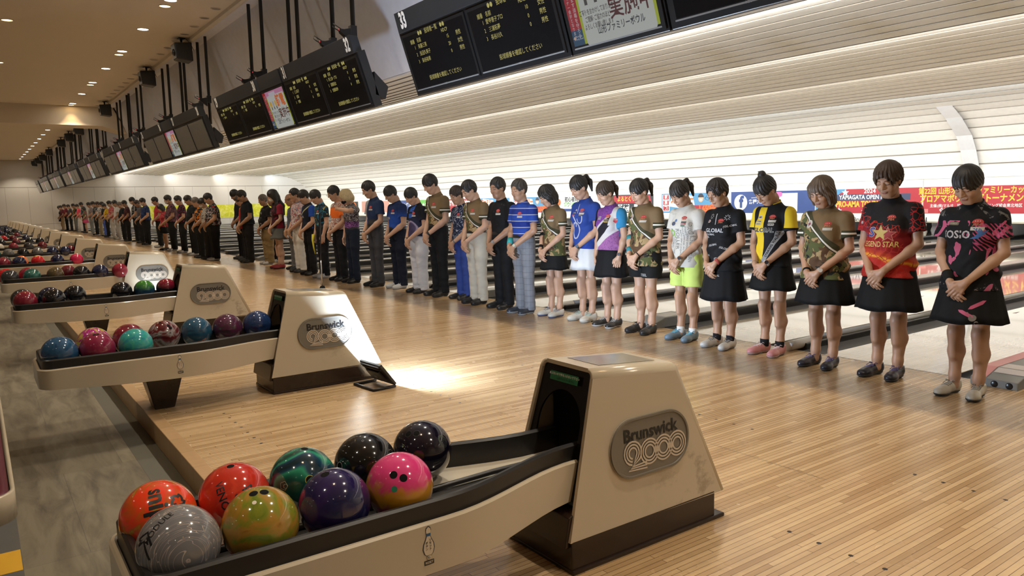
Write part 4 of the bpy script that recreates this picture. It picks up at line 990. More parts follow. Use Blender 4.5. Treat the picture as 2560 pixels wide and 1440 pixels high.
        bn = art('banner', rect2d(x0+.1, x0+3.2, BZ0, BZ1), BL); art('lettering', tx('健康ボウリング教室', .26, x0+1.7, 1.2, .03, .9), WH, .0145, par=bn); bn2 = art('banner', rect2d(x0+3.4, x1-.1, BZ0, BZ1), GR); art('lettering', tx('会員募集中', .34, x0+5, 1.12, .04), WH, .0145, par=bn2)
    elif i == 7:
        bn = art('banner', rect2d(x0+.3, x0+1.6, BZ0, BZ1), BK); art('dot', disc2d(.3, 24, 1, (x0+.95, 1.15)), OR, .0145, par=bn); bn2 = art('banner', rect2d(x0+2.2, x1-.3, BZ0, BZ1), (.5, .25, .2)); art('lettering', tx('レンタルシューズ無料', .28, x0+4.2, 1.12, .03), WH, .0145, par=bn2)
# dividers of the pin decks, pins where the photograph shows them between the people
M_PIN = plain((.68, .66, .62), .2); M_PRED = plain((.5, .02, .02), .3)
pr = [(.001, 0), (.026, 0), (.029, .012), (.044, .06), (.055, .10), (.0605, .114), (.058, .14), (.044, .19), (.030, .225), (.0235, .255), (.024, .28), (.030, .32), (.0325, .34), (.030, .362), (.018, .377), (.001, .381)]
b = MB(); b.lathe(pr, n=18); PIN = b.me('pin_body', M_PIN); b = MB(); b.lathe([(.0260, .238), (.0252, .246), (.0250, .25)], n=18); b.lathe([(.0248, .262), (.0252, .27), (.0262, .278)], n=18); STR = b.me('neck_stripe', M_PRED)
for lane_x, ln in ((-11.63-.0, '33'), (-18.3, 'x')): pass
for xl, nm in ((RX0-PITCH*3+.887, 'behind the woman in the red star shirt'), (RX0-PITCH*5+.887, 'behind the person in black with glasses'), (RX0-PITCH*2-.887, 'behind the rightmost woman')):
    for rw in range(4):
        for q in range(rw+1):
            o = empty('bowling_pin', (xl+(q-rw/2)*.3048, Y_FOUL+18.29+rw*.264, -.002)); link('pin_body', PIN, o); link('neck_stripe', STR, o)
            tag(o, f'pin, row {("one", "two", "three", "four")[rw]}, {("first", "second", "third", "fourth")[q]} from left, {nm}', 'bowling pin', 'bowling pins '+nm)
b = MB()
KB = plain((.16, .16, .17), .5)
for k in range(0, NR):
    for xx in (RX0-PITCH*k, RX0-PITCH*k-PITCH/2):
        if k == NR-1 and xx < RX0-PITCH*k: continue
        b = MB(); b.box(-.14, .14, 0, 1.6, 0, .55); o = b.obj('pin_deck_divider', KB, None, .01, loc=(xx, 23.2, .102)); tag(o, f'grey partition between pin decks behind the {ORD[k]} {"ball return" if xx == RX0-PITCH*k else "gap between returns"}', 'partition', 'partitions between the pin decks')
# ================================================================== people: implicit bodies meshed as one skin
class Field:
    def __init__(s, lo, hi, h):
        s.h = h; s.lo = np.array(lo, np.float32); s.n = np.ceil((np.array(hi)-s.lo)/h).astype(int)+1
        s.D = np.full(s.n, .05, np.float32)
        s.ax = [(s.lo[i]+h*np.arange(s.n[i])).astype(np.float32) for i in range(3)]
    def blk(s, lo, hi):
        a = np.clip(np.floor((np.array(lo)-s.lo)/s.h).astype(int), 0, s.n-1); b = np.clip(np.ceil((np.array(hi)-s.lo)/s.h).astype(int)+1, 1, s.n)
        b = np.maximum(b, a+1); sl = tuple(slice(a[i], b[i]) for i in range(3))
        return sl, s.ax[0][sl[0]][:, None, None], s.ax[1][sl[1]][None, :, None], s.ax[2][sl[2]][None, None, :]
    def put(s, sl, d, k, mode):
        A = s.D[sl]
        if mode == 'sub': d = -d; hh = np.maximum(k-np.abs(A-d), 0)/k; s.D[sl] = np.maximum(A, d)+hh*hh*k*.25
        else: hh = np.maximum(k-np.abs(A-d), 0)/k; s.D[sl] = np.minimum(A, d)-hh*hh*k*.25
    def cone(s, a, b, ra, rb, k=.01, mode='add', cut=None, sy=1.0):
        a = np.array(a, float); b = np.array(b, float); m = max(ra, rb)*max(1, 1/sy)+k+.012
        sl, X, Y, Z = s.blk(np.minimum(a, b)-m, np.maximum(a, b)+m)
        d = b-a; L = d@d+1e-12; px, py, pz = X-a[0], Y-a[1], Z-a[2]
        t = np.clip((px*d[0]+py*d[1]+pz*d[2])/L, 0, 1)
        q = np.sqrt((px-t*d[0])**2+((py-t*d[1])*sy)**2+(pz-t*d[2])**2)-(ra+(rb-ra)*t)
        if cut is not None:      # flat end at fraction cut of the axis
            q = np.maximum(q, ((px*d[0]+py*d[1]+pz*d[2])/L-cut)*math.sqrt(L))
        s.put(sl, q, k, mode); return s
    def chain(s, pts, rs, k=.01, **kw):
        for i in range(len(pts)-1): s.cone(pts[i], pts[i+1], rs[i], rs[i+1], k, **kw)
        return s
    def ell(s, c, r, k=.01, mode='add', R=None):
        c = np.array(c, float); m = max(r)+k+.012; sl, X, Y, Z = s.blk(c-m, c+m)
        p = [X-c[0], Y-c[1], Z-c[2]]
        if R is not None: p = [p[0]*R[i][0]+p[1]*R[i][1]+p[2]*R[i][2] for i in range(3)]
        k0 = np.sqrt((p[0]/r[0])**2+(p[1]/r[1])**2+(p[2]/r[2])**2); k1 = np.sqrt((p[0]/r[0]**2)**2+(p[1]/r[1]**2)**2+(p[2]/r[2]**2)**2)+1e-9
        s.put(sl, k0*(k0-1)/k1, k, mode); return s
    def grid(s): return s.ax[0][:, None, None], s.ax[1][None, :, None], s.ax[2][None, None, :]
    def net(s):
        D = s.D; D[0] = D[-1] = .05; D[:, 0] = D[:, -1] = .05; D[:, :, 0] = D[:, :, -1] = .05
        ins = D < 0; n = s.n
        c = [ins[i:n[0]-1+i, j:n[1]-1+j, k:n[2]-1+k] for i in (0, 1) for j in (0, 1) for k in (0, 1)]
        al = c[0].copy(); an = c[0].copy()
        for q in c[1:]: al &= q; an |= q
        act = an & ~al; idx = np.argwhere(act); ID = np.full(act.shape, -1, np.int64); ID[act] = np.arange(len(idx))
        acc = np.zeros((len(idx), 3)); cnt = np.zeros(len(idx))
        cor = [(i, j, k) for i in (0, 1) for j in (0, 1) for k in (0, 1)]
        val = {q: D[idx[:, 0]+q[0], idx[:, 1]+q[1], idx[:, 2]+q[2]] for q in cor}
        for q in cor:
            for a in range(3):
                if q[a] == 0:
                    r = list(q); r[a] = 1; r = tuple(r); va, vb = val[q], val[r]; x = (va < 0) != (vb < 0)
                    t = np.where(x, va/(va-vb+1e-12), 0); P = np.array(q, float)[None, :].repeat(len(idx), 0); P[:, a] = t
                    acc[x] += P[x]; cnt[x] += 1
        V = s.lo+s.h*(idx+acc/cnt[:, None]); F = []
        for a in range(3):
            b, c_ = (a+1) % 3, (a+2) % 3
            A = np.take(ins, range(n[a]-1), a); B = np.take(ins, range(1, n[a]), a); e = np.argwhere(A != B)
            e = e[(e[:, b] > 0) & (e[:, c_] > 0) & (e[:, b] < n[b]-1) & (e[:, c_] < n[c_]-1)]
            f = []
            for db, dc in ((0, 0), (1, 0), (1, 1), (0, 1)):
                q = e.copy(); q[:, b] -= db; q[:, c_] -= dc; f.append(ID[q[:, 0], q[:, 1], q[:, 2]])
            f = np.stack(f, 1); fl = ins[e[:, 0], e[:, 1], e[:, 2]]; f[~fl] = f[~fl][:, ::-1]; F.append(f)
        return V, np.concatenate(F)
    def me(s, name, mat):
        V, F = s.net(); me = bpy.data.meshes.new(name)
        me.vertices.add(len(V)); me.vertices.foreach_set('co', V.astype(np.float32).ravel()); me.loops.add(len(F)*4); me.loops.foreach_set('vertex_index', F.ravel().astype(np.int32))
        me.polygons.add(len(F)); me.polygons.foreach_set('loop_start', (np.arange(len(F))*4).astype(np.int32)); me.polygons.foreach_set('loop_total', np.full(len(F), 4, np.int32))
        me.polygons.foreach_set('use_smooth', np.ones(len(F), bool)); me.update(calc_edges=True); me.validate()
        if mat: me.materials.append(mat)
        return me
# ---- skeleton in design units: a bowed figure 1.60 tall, facing -y, its left side at +x
class Sk: pass
def skeleton(sex='f', tilt=30, turn=0, bulk=1.0, pose='clasp', lean=0.0):
    k = Sk(); k.sex = sex; k.bulk = bulk; f_ = sex == 'f'
    k.sh = (.141 if f_ else .168)*(.4+.6*bulk); k.tilt = math.radians(tilt); k.turn = math.radians(turn); k.lean = lean
    k.hipw = (.085 if f_ else .082)*(.6+.4*bulk)
    k.legx = .078 if f_ else .085
    k.S = {s: np.array((s*(k.sh+.014), .008, 1.243)) for s in (1, -1)}
    ex = k.sh+.052
    k.E = {1: np.array((ex, -.005, 1.005)), -1: np.array((-ex, -.005, 1.0))}
    k.W = {1: np.array((.052, -.185-.02*(bulk-1)*4, .815)), -1: np.array((-.055, -.172-.02*(bulk-1)*4, .805))}
    k.hd = {1: ((-.66, -.10, -.74), (.35, -.93, .0)), -1: ((.42, -.06, -.90), (-.30, -.95, .0))}   # finger direction, back of the hand
    k.curl = 1.0
    if pose == 'sides':
        k.E = {s: np.array((s*(ex+.005), .01, 1.0)) for s in (1, -1)}; k.W = {s: np.array((s*(ex-.01), -.055, .79)) for s in (1, -1)}
        k.hd = {s: ((-.12*s, -.18, -.97), (s*.85, -.5, .1)) for s in (1, -1)}; k.curl = .8
    if pose == 'face':
        k.E[1] = np.array((k.sh+.10, -.17, 1.235)); k.W[1] = np.array((.03, -.255, 1.27)); k.hd[1] = ((-.95, .05, .15), (.05, -.9, .3))
        k.E[-1] = np.array((-ex-.005, .01, 1.0)); k.W[-1] = np.array((-ex, -.05, .79)); k.hd[-1] = ((.12, -.18, -.97), (-.85, -.5, .1))
    c, s = math.cos(k.tilt), math.sin(k.tilt); k.P = np.array((0, -.012, 1.378)); ct, st = math.cos(k.turn), math.sin(k.turn)
    k.hx = np.array((ct, st, 0)); k.hf = np.array((st*c, -ct*c, -s)); k.hu = np.cross(k.hx, k.hf)*1.0
    if k.hu[2] < 0: k.hu = -k.hu
    k.hc = k.P+k.hu*.115+k.hf*.022; k.R = np.array((k.hx, k.hf, k.hu))
    return k
def HP(k, x, f, u): return k.hc+k.hx*x+k.hf*f+k.hu*u
def hand(F, k, s, fine):
    d, n = [np.array(v, float) for v in k.hd[s]]; d /= np.linalg.norm(d); n -= d*(n@d); n /= np.linalg.norm(n); t = np.cross(d, n)
    w = k.W[s]; toward = t if (s == 1) == (np.cross(d, n)@np.array((0, 0, 1)) > -2) else t
    # thumb side: towards the body midline / upward
    th = t if t[2] > -t[2] else -t
    if abs(t[2]) < .2: th = t if t[1] < 0 else -t
    z = 1.0 if k.sex == 'f' else 1.08
    F.cone(w-d*.01, w+d*.03*z, .024, .022, .01)
    kn = [w+d*(.082-.006*abs(j-1.2))*z+th*(.030-.0195*j)*z for j in range(4)]
    for j in range(4): F.cone(w+d*.012+th*(.014-.009*j), kn[j], .0135*z, .0118*z, .010)
    if not fine:
        for j in range(4):
            F.cone(kn[j], kn[j]+(d*.85-n*.35)*.055, .0105, .009, .004)
        F.cone(w+d*.025+th*.022, w+d*.075+th*.042, .012, .010, .006); return
    ln = (.94, 1.05, .97, .78)
    for j in range(4):
        p = kn[j]; a = .22*k.curl
        for q, (l, r) in enumerate(((.040, .0093), (.026, .0084), (.021, .0072))):
            dd = d*math.cos(a)-n*math.sin(a)+th*(.05*(1-j)*.6); e = p+dd*l*ln[j]*z
            F.cone(p, e, (.0100, .0092, .0083)[q]*z, r*z, .0032); p = e; a += (.42, .35, .3)[q]*k.curl
    p0 = w+d*.018+th*.018; p1 = w+d*.052*z+th*.046*z-n*.006; p2 = p1+(d*.9+th*.05-n*.35)*.030*z; p3 = p2+(d*.95-th*.25-n*.3)*.022*z
    F.chain([p0, p1, p2, p3], [.0145*z, .0115*z, .0095*z, .0078*z], .005)
def body_mesh(k, h, legs, fine, mat):
    b = k.bulk; hi = 1.66; F = Field((-.36, -.42, -.01 if legs else .62), (.36, .22, hi), h)
    f_ = k.sex == 'f'
    if legs:
        for s in (1, -1):
            x = k.legx
            F.chain([(s*x, .012, .06), (s*x, .016, .13), (s*x*1.02, .030, .30), (s*x*1.0, .008, .44), (s*x*1.03, .004, .62), (s*k.hipw, .0, .80)], [.033*b**.5, .0325*b**.5, .0475*b, .0445*b, .060*b, .069*b], .03)
            F.cone((s*x, -.020, .27), (s*x, -.028, .44), .025*b, .036*b, .03)
            F.cone((s*x*1.02, -.030, .455), (s*x*1.02, -.032, .435), .026*b, .026*b, .02)
            F.cone((s*x, .0, .05), (s*(x+.012), -.12, .03), .03, .024, .02)
    F.ell((0, .01, .86), (.128*b, .088*b, .10), .04); F.ell((0, .0, 1.02), (.12*b, .085*b, .15), .05); F.ell((0, .0, 1.18), (k.sh-.02, .085*b, .15), .05)
    for s in (1, -1): F.cone((0, .012, 1.285), (s*(k.sh), .008, 1.240), .046, .044, .04)
    F.cone((0, .018, 1.28), k.P+k.hu*.0, .047 if f_ else .057, .042 if f_ else .052, .03)
    F.cone(k.P, k.hc-k.hu*.055-k.hf*.03, .042 if f_ else .052, .046 if f_ else .05, .03)
    for s in (1, -1):
        S, E, W = k.S[s], k.E[s], k.W[s]; q = (1.0 if f_ else 1.12)*(.55+.45*b)
        F.chain([S, S+(E-S)*.45, E, E+(W-E)*.28, W], [.046*q, .042*q, .033*q, .0365*q, .0225*q], .018); hand(F, k, s, fine)
    # head
    R = k.R; w_ = 1.0 if f_ else 1.03
    F.ell(HP(k, 0, -.012, .022), (.0735*w_, .092, .096), .01, R=R); F.ell(HP(k, 0, .028, -.038), (.0605*w_, .062, .076), .03, R=R)
    F.cone(HP(k, -.012, .052, -.097), HP(k, .012, .052, -.097), .020 if f_ else .023, .020 if f_ else .023, .03)
    for s in (1, -1):
        F.cone(HP(k, s*.045, .0, -.07), HP(k, s*.018, .048, -.097), .017, .018, .03); F.ell(HP(k, s*.036, .055, -.033), (.026, .026, .024), .02, R=R)
        F.ell(HP(k, s*.0745, -.008, -.012), (.009, .017, .030), .006, R=R)
    if fine:
        for s in (1, -1):
            F.ell(HP(k, s*.031, .099, .006), (.020, .014, .011), .016, 'sub', R=R); F.ell(HP(k, s*.031, .076, .002), (.0175, .0105, .0105), .006, R=R)
        F.cone(HP(k, -.026, .079, .026), HP(k, .026, .079, .026), .011, .011, .014)
        F.chain([HP(k, 0, .086, .010), HP(k, 0, .096, -.012), HP(k, 0, .106, -.030)], [.0075, .0085, .0115], .012)
        for s in (1, -1): F.ell(HP(k, s*.0115, .095, -.033), (.0085, .010, .0075), .006, R=R)
        F.ell(HP(k, 0, .086, -.060), (.023, .0105, .0065), .006, R=R); F.ell(HP(k, 0, .084, -.0705), (.019, .010, .0068), .005, R=R)
    else: F.cone(HP(k, 0, .084, .008), HP(k, 0, .104, -.030), .008, .011, .012)
    return F.me('body', mat)
def folds(X, Y, Z, sd=0.0):
    """irregular cloth folds, about -1..1"""
    u = X+.020*np.sin(23*Z+7*Y+sd)+.012*np.sin(51*Z+sd*2); v = Z+.022*np.sin(17*X+9*Y+sd*1.7)+.010*np.sin(43*X+31*Y)
    return .5*np.sin(37*v+19*u+sd)*np.sin(11*u+5*v+1.3*sd)+.35*np.sin(63*v-29*u+2*sd)*np.sin(17*u-9*v)+.3*np.sin(44*u+8*v)
def shirt_mesh(k, h, hem, sl, mat, loose=1.0, fold=1.0, tuck=False):
    b = k.bulk; F = Field((-.40, -.34, hem-.03), (.40, .24, 1.40), h); f_ = k.sex == 'f'
    F.ell((0, .002, 1.165), ((k.sh+.006), .116*b, .150), .05)
    if tuck: F.cone((0, .004, 1.07), (0, .004, .95), .150*b, .143*b, .06, sy=1.26); F.cone((0, .004, .95), (0, .004, .90), .143*b, .130*b, .02, sy=1.26)
    else: F.cone((0, .004, 1.05), (0, .000, hem-.05), .146*b*loose, .182*b*loose, .06, sy=1.24)
    if b > 1.08: F.ell((0, -.03*b, 1.0), (.135*b, .118*b, .13), .06)
    for s in (1, -1): F.cone((0, .012, 1.282), (s*(k.sh-.005), .008, 1.236), .058, .058, .05)
    if f_:
        for s in (1, -1): F.ell((s*.064, -.083*b, 1.125), (.060, .044, .064), .05)
    F.cone((0, .016, 1.28), (0, .006, 1.335), .066, .056, .03, cut=1.0)
    for s in (1, -1):
        S, E = k.S[s], k.E[s]; q = 1.0 if f_ else 1.1; e = S+(E-S)*sl
        F.cone(S-(E-S)*.03, e, .053*q*b**.5, .063*q*b**.5, .035, cut=1.0)
    X, Y, Z = F.grid()
    cl = lambda v: np.clip(v, 0, 1)
    F.D += .0085*fold*cl((1.27-Z)/.25)*folds(X, Y, Z, k.sh*40)*(.55+.6*cl((1.02-Z)/.1)+.5*cl((np.abs(X)-.13)/.05))
    F.D[:] = np.maximum(F.D, hem+.006*np.sin(11*X+1.3)+0*Y-Z)
    return F.me('shirt', mat)
def trousers_mesh(k, h, mat, zlow=.045, wide=1.0, top=.965, fold=1.0, name='trousers'):
    b = k.bulk; F = Field((-.30, -.24, zlow-.03), (.30, .24, top+.03), h); L = k.legx
    F.ell((0, .01, .86), (.152*b, .110*b, .12), .04); F.cone((0, .005, .90), (0, .004, 1.0), .145*b, .142*b, .04, sy=1.26)
    for s in (1, -1):
        if zlow < .4: F.chain([(s*k.hipw, .006, .80), (s*L*1.04, .004, .62), (s*L*1.02, .004, .44), (s*L*1.06, .014, .25), (s*L*1.05, .012, -.02)], [.090*b, .077*b*wide, .062*b*wide, .059*b*wide, .064*wide], .025)
        else: F.chain([(s*k.hipw, .006, .80), (s*L*1.12, .004, zlow-.1)], [.096*b, .098*b*wide], .02)
    X, Y, Z = F.grid(); A = .8*np.exp(-((Z-.46)/.14)**2)+1.3*np.exp(-((Z-.10)/.10)**2)+.9*np.exp(-((Z-.78)/.10)**2)+.4
    F.D += .0050*fold*A*folds(np.abs(X)*.6+Y*.5, Y, Z, 2.0)+.0030*fold*folds(X*1.0, Y, Z*1.9, 5.0)*A
    F.D[:] = np.maximum(F.D, np.maximum(zlow-Z, Z-top)+0*X+0*Y)
    return F.me(name, mat)
def skirt_mesh(k, mat, z1, z0, flare=1.0):
    b = k.bulk; rings = []; n = 72
    for q in range(9):
        t = q/8; z = z1+(z0-z1)*t; rx = (.143+(.066*flare)*t**1.1)*b; ry = (.112+(.068*flare)*t**1.1)*b; R_ = []
        for j in range(n):
            a = 2*PI*j/n; w_ = 1+.020*t*math.sin(9*a+.6)+.012*t*math.sin(17*a); R_.append((rx*w_*math.cos(a), .004+ry*w_*math.sin(a), z+.006*t*math.sin(5*a)))
        rings.append(R_)
    rings.append([(x*.965, y*.965, z+.004) for x, y, z in rings[-1]]); rings.append([(x*.78, y*.78, z+.08) for x, y, z in rings[-1]])
    m_ = MB(); m_.loft(rings, 0, True, (True, True)); return m_.me('skirt', mat)
def hair_mesh(k, h, style, mat, grow=1.0):
    R = k.R; F = Field(k.hc-np.array((.17, .26, .42)), k.hc+np.array((.17, .26, .24)), h)
    g = .012*grow
    F.ell(HP(k, 0, -.014, .024), (.0745+g, .093+g, .098+g), .01, R=R)
    if style in ('bob', 'long', 'blond'):
        for s in (1, -1): F.chain([HP(k, s*.062, .03, .05), HP(k, s*.074, .022, -.02), HP(k, s*.070, .018, -.095 if style != 'blond' else -.06)], [.030, .026, .022], .03)
        F.chain([HP(k, 0, -.055, .03), HP(k, 0, -.062, -.06), HP(k, 0, -.058, -.115 if style != 'blond' else -.08)], [.075, .066, .05], .03)
        for s in (1, -1): F.chain([HP(k, s*.055, -.02, .0), HP(k, s*.062, -.02, -.10 if style != 'blond' else -.06)], [.045, .034], .03)
    if style == 'long':
        for s in (1, -1): F.chain([HP(k, s*.065, -.01, -.08), (s*.085, -.03, 1.29), (s*.085, -.05, 1.17)], [.035, .034, .02], .03)
        F.chain([HP(k, 0, -.06, -.10), (0, .105, 1.27), (0, .125, 1.10)], [.05, .05, .03], .03, )
    # face opening
    low = {'short': -.026, 'bob': -.066, 'long': -.060, 'pony': -.062, 'bun': -.060, 'bald': -.0, 'blond': -.080, 'fluffy': -.038, 'bangs': -.060}[style]
    F.ell(HP(k, 0, .105, low), (.066, .085, .092 if style in ('short', 'fluffy') else .078), .010, 'sub', R=R)
    if style in ('short', 'pony', 'bun', 'fluffy', 'bangs', 'bald'):      # sides and nape trimmed above the ears / neck
        for s in (1, -1): F.ell(HP(k, s*.087, .020, -.058), (.037, .064, .060 if style != 'bangs' else .048), .010, 'sub', R=R)
        F.ell(HP(k, 0, .0, -.140), (.15, .15, .075), .015, 'sub', R=R)
    if style == 'bald': F.ell(HP(k, 0, .02, .10), (.12, .15, .085), .012, 'sub', R=R)
    if style == 'pony': F.chain([HP(k, 0, -.095, .055), HP(k, .01, -.135, .05), HP(k, .018, -.150, -.02), HP(k, .02, -.125, -.115)], [.022, .026, .028, .010], .012)
    if style == 'bun': F.ell(HP(k, 0, -.060, .128), (.034, .034, .032), .012, R=R); F.cone(HP(k, 0, -.05, .10), HP(k, 0, -.06, .12), .024, .02, .01); F.cone(HP(k, .02, -.07, .15), HP(k, -.01, -.05, .168), .008, .004, .01)
    X, Y, Z = F.grid(); px, py, pz = X-k.hc[0], Y-k.hc[1], Z-k.hc[2]
    lx = px*k.hx[0]+py*k.hx[1]+pz*k.hx[2]; lf = px*k.hf[0]+py*k.hf[1]+pz*k.hf[2]; lu = px*k.hu[0]+py*k.hu[1]+pz*k.hu[2]
    an = np.arctan2(lx, lf+.02); am = {'fluffy': .0045, 'short': .0032}.get(style, .0022)
    F.D += am*((np.sin(23*an+5*np.sin(24*lu))+.6*np.sin(47*an+30*lu)) if style != 'short' else (np.sin(19*an+70*lf+4*np.sin(31*lu))+.7*np.sin(41*an-55*lf+40*lu)))*np.clip(1.2-np.abs(lu-.09)/.0-.0 if False else 1.0, 0, 1)*np.clip((.135-lu)/.05, .15, 1)
    return F.me('hair', mat)
def shoe_meshes():
    F = Field((-.07, -.22, -.01), (.07, .12, .14), .0045)
    F.ell((0, .045, .045), (.036, .048, .045), .02); F.cone((0, .03, .052), (0, -.09, .034), .038, .036, .02); F.ell((.002, -.115, .030), (.045, .062, .034), .02); F.cone((0, .048, .06), (0, .046, .088), .038, .037, .015, cut=1.0)
    F.ell((0, .045, .10), (.027, .035, .02), .006, 'sub')
    X, Y, Z = F.grid(); full = F.D.copy(); F.D[:] = np.maximum(full, .020-Z+0*X+0*Y); up_ = F.me('shoe', None)
    F.D[:] = np.maximum(np.maximum(full-.004, Z-.021+0*X+0*Y), -Z+.0005); so_ = F.me('sole', None)
    bv = BVHTree.FromPolygons([v.co for v in up_.vertices], [p.vertices for p in up_.polygons]); m_ = MB()
    for y in (-.075, -.055, -.035, -.015, .003):
        P = []
        for x in (-.024, -.012, 0, .012, .024):
            hit = bv.ray_cast(Vector((x, y+x*.25, .3)), Vector((0, 0, -1)))[0]
            if hit: P.append(hit+Vector((0, 0, .001)))
        m_.tube(P, .0032, 6)
    for sg in (1, -1):
        hit = bv.ray_cast(Vector((sg*.006, .0, .3)), Vector((0, 0, -1)))[0]
        if hit: m_.tube([hit, hit+Vector((sg*.018, -.02, .012)), hit+Vector((sg*.030, -.012, .006)), hit+Vector((sg*.012, .002, .004))], .0026, 6); m_.tube([hit, hit+Vector((sg*.015, -.03, .004)), hit+Vector((sg*.022, -.055, -.010))], .0024, 6)
    return up_, so_, m_.me('laces', plain((.5, .5, .5), .6))
SHOE = None
def project(vf, bvh, o, r, u, lift=.002, sub=True):
    """drop a 2d shape onto a garment along r x u"""
    V, F = vf; o, r, u = Vector(o), Vector(r), Vector(u); n_ = r.cross(u).normalized(); out = []; last = None
    for x, y in V:
        p = o+r*x+u*y; hit = bvh.ray_cast(p+n_*.5, -n_)[0]
        if hit is None: hit = (last if last is not None else p)
        else: last = hit
        out.append(hit+n_*lift)
    return out, F
def off2(vf, dx, dy, rot=0.0):
    c, s = math.cos(rot), math.sin(rot); return [(c*x-s*y+dx, s*x+c*y+dy) for x, y in vf[0]], vf[1]
def bvh_of(me): return BVHTree.FromPolygons([v.co for v in me.vertices], [p.vertices for p in me.polygons])
_skin = {}
def skin_mat(t):
    if t not in _skin:
        c = {0: (.50, .30, .20), 1: (.42, .24, .15), 2: (.34, .185, .11)}[t]; n = NT('skin'); v = n.noise(n.coord(), 14, 4)
        m_ = n.fin(n.mix(v, c, tuple(q*.86 for q in c)), .5); n.b.inputs['Subsurface Weight'].default_value = .0; _skin[t] = m_
    return _skin[t]
_hair = {}
def hair_mat(c):
    if c not in _hair:
        n = NT('hair'); v = n.noise(n.map(n.coord(), (90, 90, 14)), 1.0, 3); _hair[c] = n.fin(n.mix(v, tuple(q*.6 for q in c), tuple(min(1, q*1.5) for q in c)), .55)
    return _hair[c]
BLACKH, BROWNH, LBROWN, GREYH, BLONDE = (.010, .008, .007), (.030, .017, .010), (.075, .048, .028), (.11, .09, .075), (.45, .36, .20)
_cache = {}
def cached(key, fn):
    if key not in _cache: _cache[key] = fn()
    return _cache[key]
def cloth(c, rough=.75):
    return plain(c, rough)
def person(x, y, top, label, sex='f', tilt=30, turn=0, bulk=1.0, pose='clasp', rz=0.0, skin=1, hair='short', hc=BLACKH, shirt=None, bottom=('trousers', (.01, .01, .012)), shoes=((.02, .02, .02), (.02, .02, .02), (.02, .02, .02)),
           res='mid', hem=None, sl=.62, socks=None, mask=None, glasses=False, watch=None, collar=None, decals=None, group='people standing in line', grow=1.0, loose=1.0, name='person', band=None, belt=True, tuck=False, fold=1.0):
    global SHOE
    if SHOE is None: SHOE = shoe_meshes()
    hb, hs = {'near': (.0040, .0060), 'mid': (.0055, .0075), 'far': (.0110, .0125)}[res]; fine = res != 'far'
    k = skeleton(sex, tilt, turn, bulk, pose); topd = float((HP(k, 0, -.03, .125))[2])
    sc = top/topd; kind, bc = bottom[0], bottom[1]
    hem = hem if hem is not None else (.80 if kind != 'trousers' else (.925 if tuck else .86))
    key = (sex, tilt, turn, round(bulk, 2), pose, res)
    r = empty(name, (x, y, 0), rz, sc); tag(r, label, 'person', group)
    legs = kind != 'trousers'
    bm_ = cached(('b', legs)+key, lambda: body_mesh(k, hb, legs, fine, None))
    def lk(nm, me, mt, par=r):
        o = link(nm, me, par)
        if not me.materials: me.materials.append(None)
        o.material_slots[0].link = 'OBJECT'; o.material_slots[0].material = mt; return o
    body = lk('body', bm_, skin_mat(skin))
    sm = cached(('s', round(hem, 2), round(sl, 2), loose, tuck)+key, lambda: shirt_mesh(k, hs, hem, sl, None, loose, fold, tuck)); so = lk('shirt', sm, shirt)
    if kind == 'trousers':
        wd = bottom[2] if len(bottom) > 2 else 1.0
        bt = lk('trousers', cached(('t', wd, sex, round(bulk, 2), res), lambda: trousers_mesh(k, hs, None, wide=wd)), bc if not isinstance(bc, tuple) else cloth(bc))
        if belt and fine and tuck:
            R_ = []; m_ = MB()
            for z in (.915, .950): R_.append([(.1515*bulk*math.cos(a), .005+.1215*bulk*math.sin(a), z) for a in [2*PI*j/40 for j in range(40)]])
            m_.loft(R_, 0, True, (False, False)); lk('belt', m_.me('belt', None), plain((.012, .010, .009), .4), bt)
    elif kind == 'shorts': bt = lk('shorts', cached(('h', sex, round(bulk, 2), res, bottom[2]), lambda: trousers_mesh(k, hs, None, zlow=bottom[2], wide=1.03, name='shorts')), cloth(bc))
    else: bt = lk('skirt', skirt_mesh(k, None, .93, bottom[2], bottom[3] if len(bottom) > 3 else 1.0), cloth(bc))
    lk('hair', cached(('hr', hair, grow)+key, lambda: hair_mesh(k, hb if fine else .009, hair, None, grow)), hair_mat(hc))
    for s in (1, -1):
        q = lk('shoe', SHOE[0], plain(shoes[0], .35)); q.location = (s*(k.legx+.008), -.01, 0); q.rotation_euler = (0, 0, s*.14)
        lk('sole', SHOE[1], plain(shoes[1], .5), q)
        if res != 'far': lk('laces', SHOE[2], plain(shoes[2], .6), q)
        if socks is not None:
            m_ = MB(); m_.lathe([(.040, .06), (.039, .10), (.040, .125), (.036, .128)], (s*k.legx, .013, 0), 18); lk('sock', m_.me('sock', None), plain(socks, .8))
    if fine:
        bv = cached(('bv',)+('b', legs)+key, lambda: bvh_of(bm_))
        def face(vf, lift): return project(vf, bv, k.hc, k.hx, k.hu, lift)
        def shape():
            m1, m2 = MB(), MB()
            for s in (1, -1):
                E = [(s*(.015+.033*t), .020+.007*math.sin(PI*min(1, t*.9+.1))-.003*t) for t in [j/6 for j in range(7)]]; L_ = [(s*(.016+.031*t), -.0005-.006*math.sin(PI*t)) for t in [j/6 for j in range(7)]]
                for P_, w_, mm in ((E, .0048, m1), (L_, .0026, m2)): mm.add(*face(stroke2d(P_, w_), .0012))
            m3 = MB(); q = [(.0235*math.cos(a), -.0655+(.0075 if math.sin(a) < 0 else .0062)*math.sin(a)) for a in [2*PI*j/20 for j in range(20)]]; m3.add(*face(dense((q, [tuple(range(20))]), .006), .0008))
            return m1.me('eyebrows', None), m2.me('eyelashes', None), m3.me('lips', None)
        m1, m2, m3 = cached(('fc', legs)+key, shape); lk('eyebrows', m1, plain((.02, .014, .01), .7), body); lk('eyelashes', m2, plain((.015, .01, .01), .7), body)
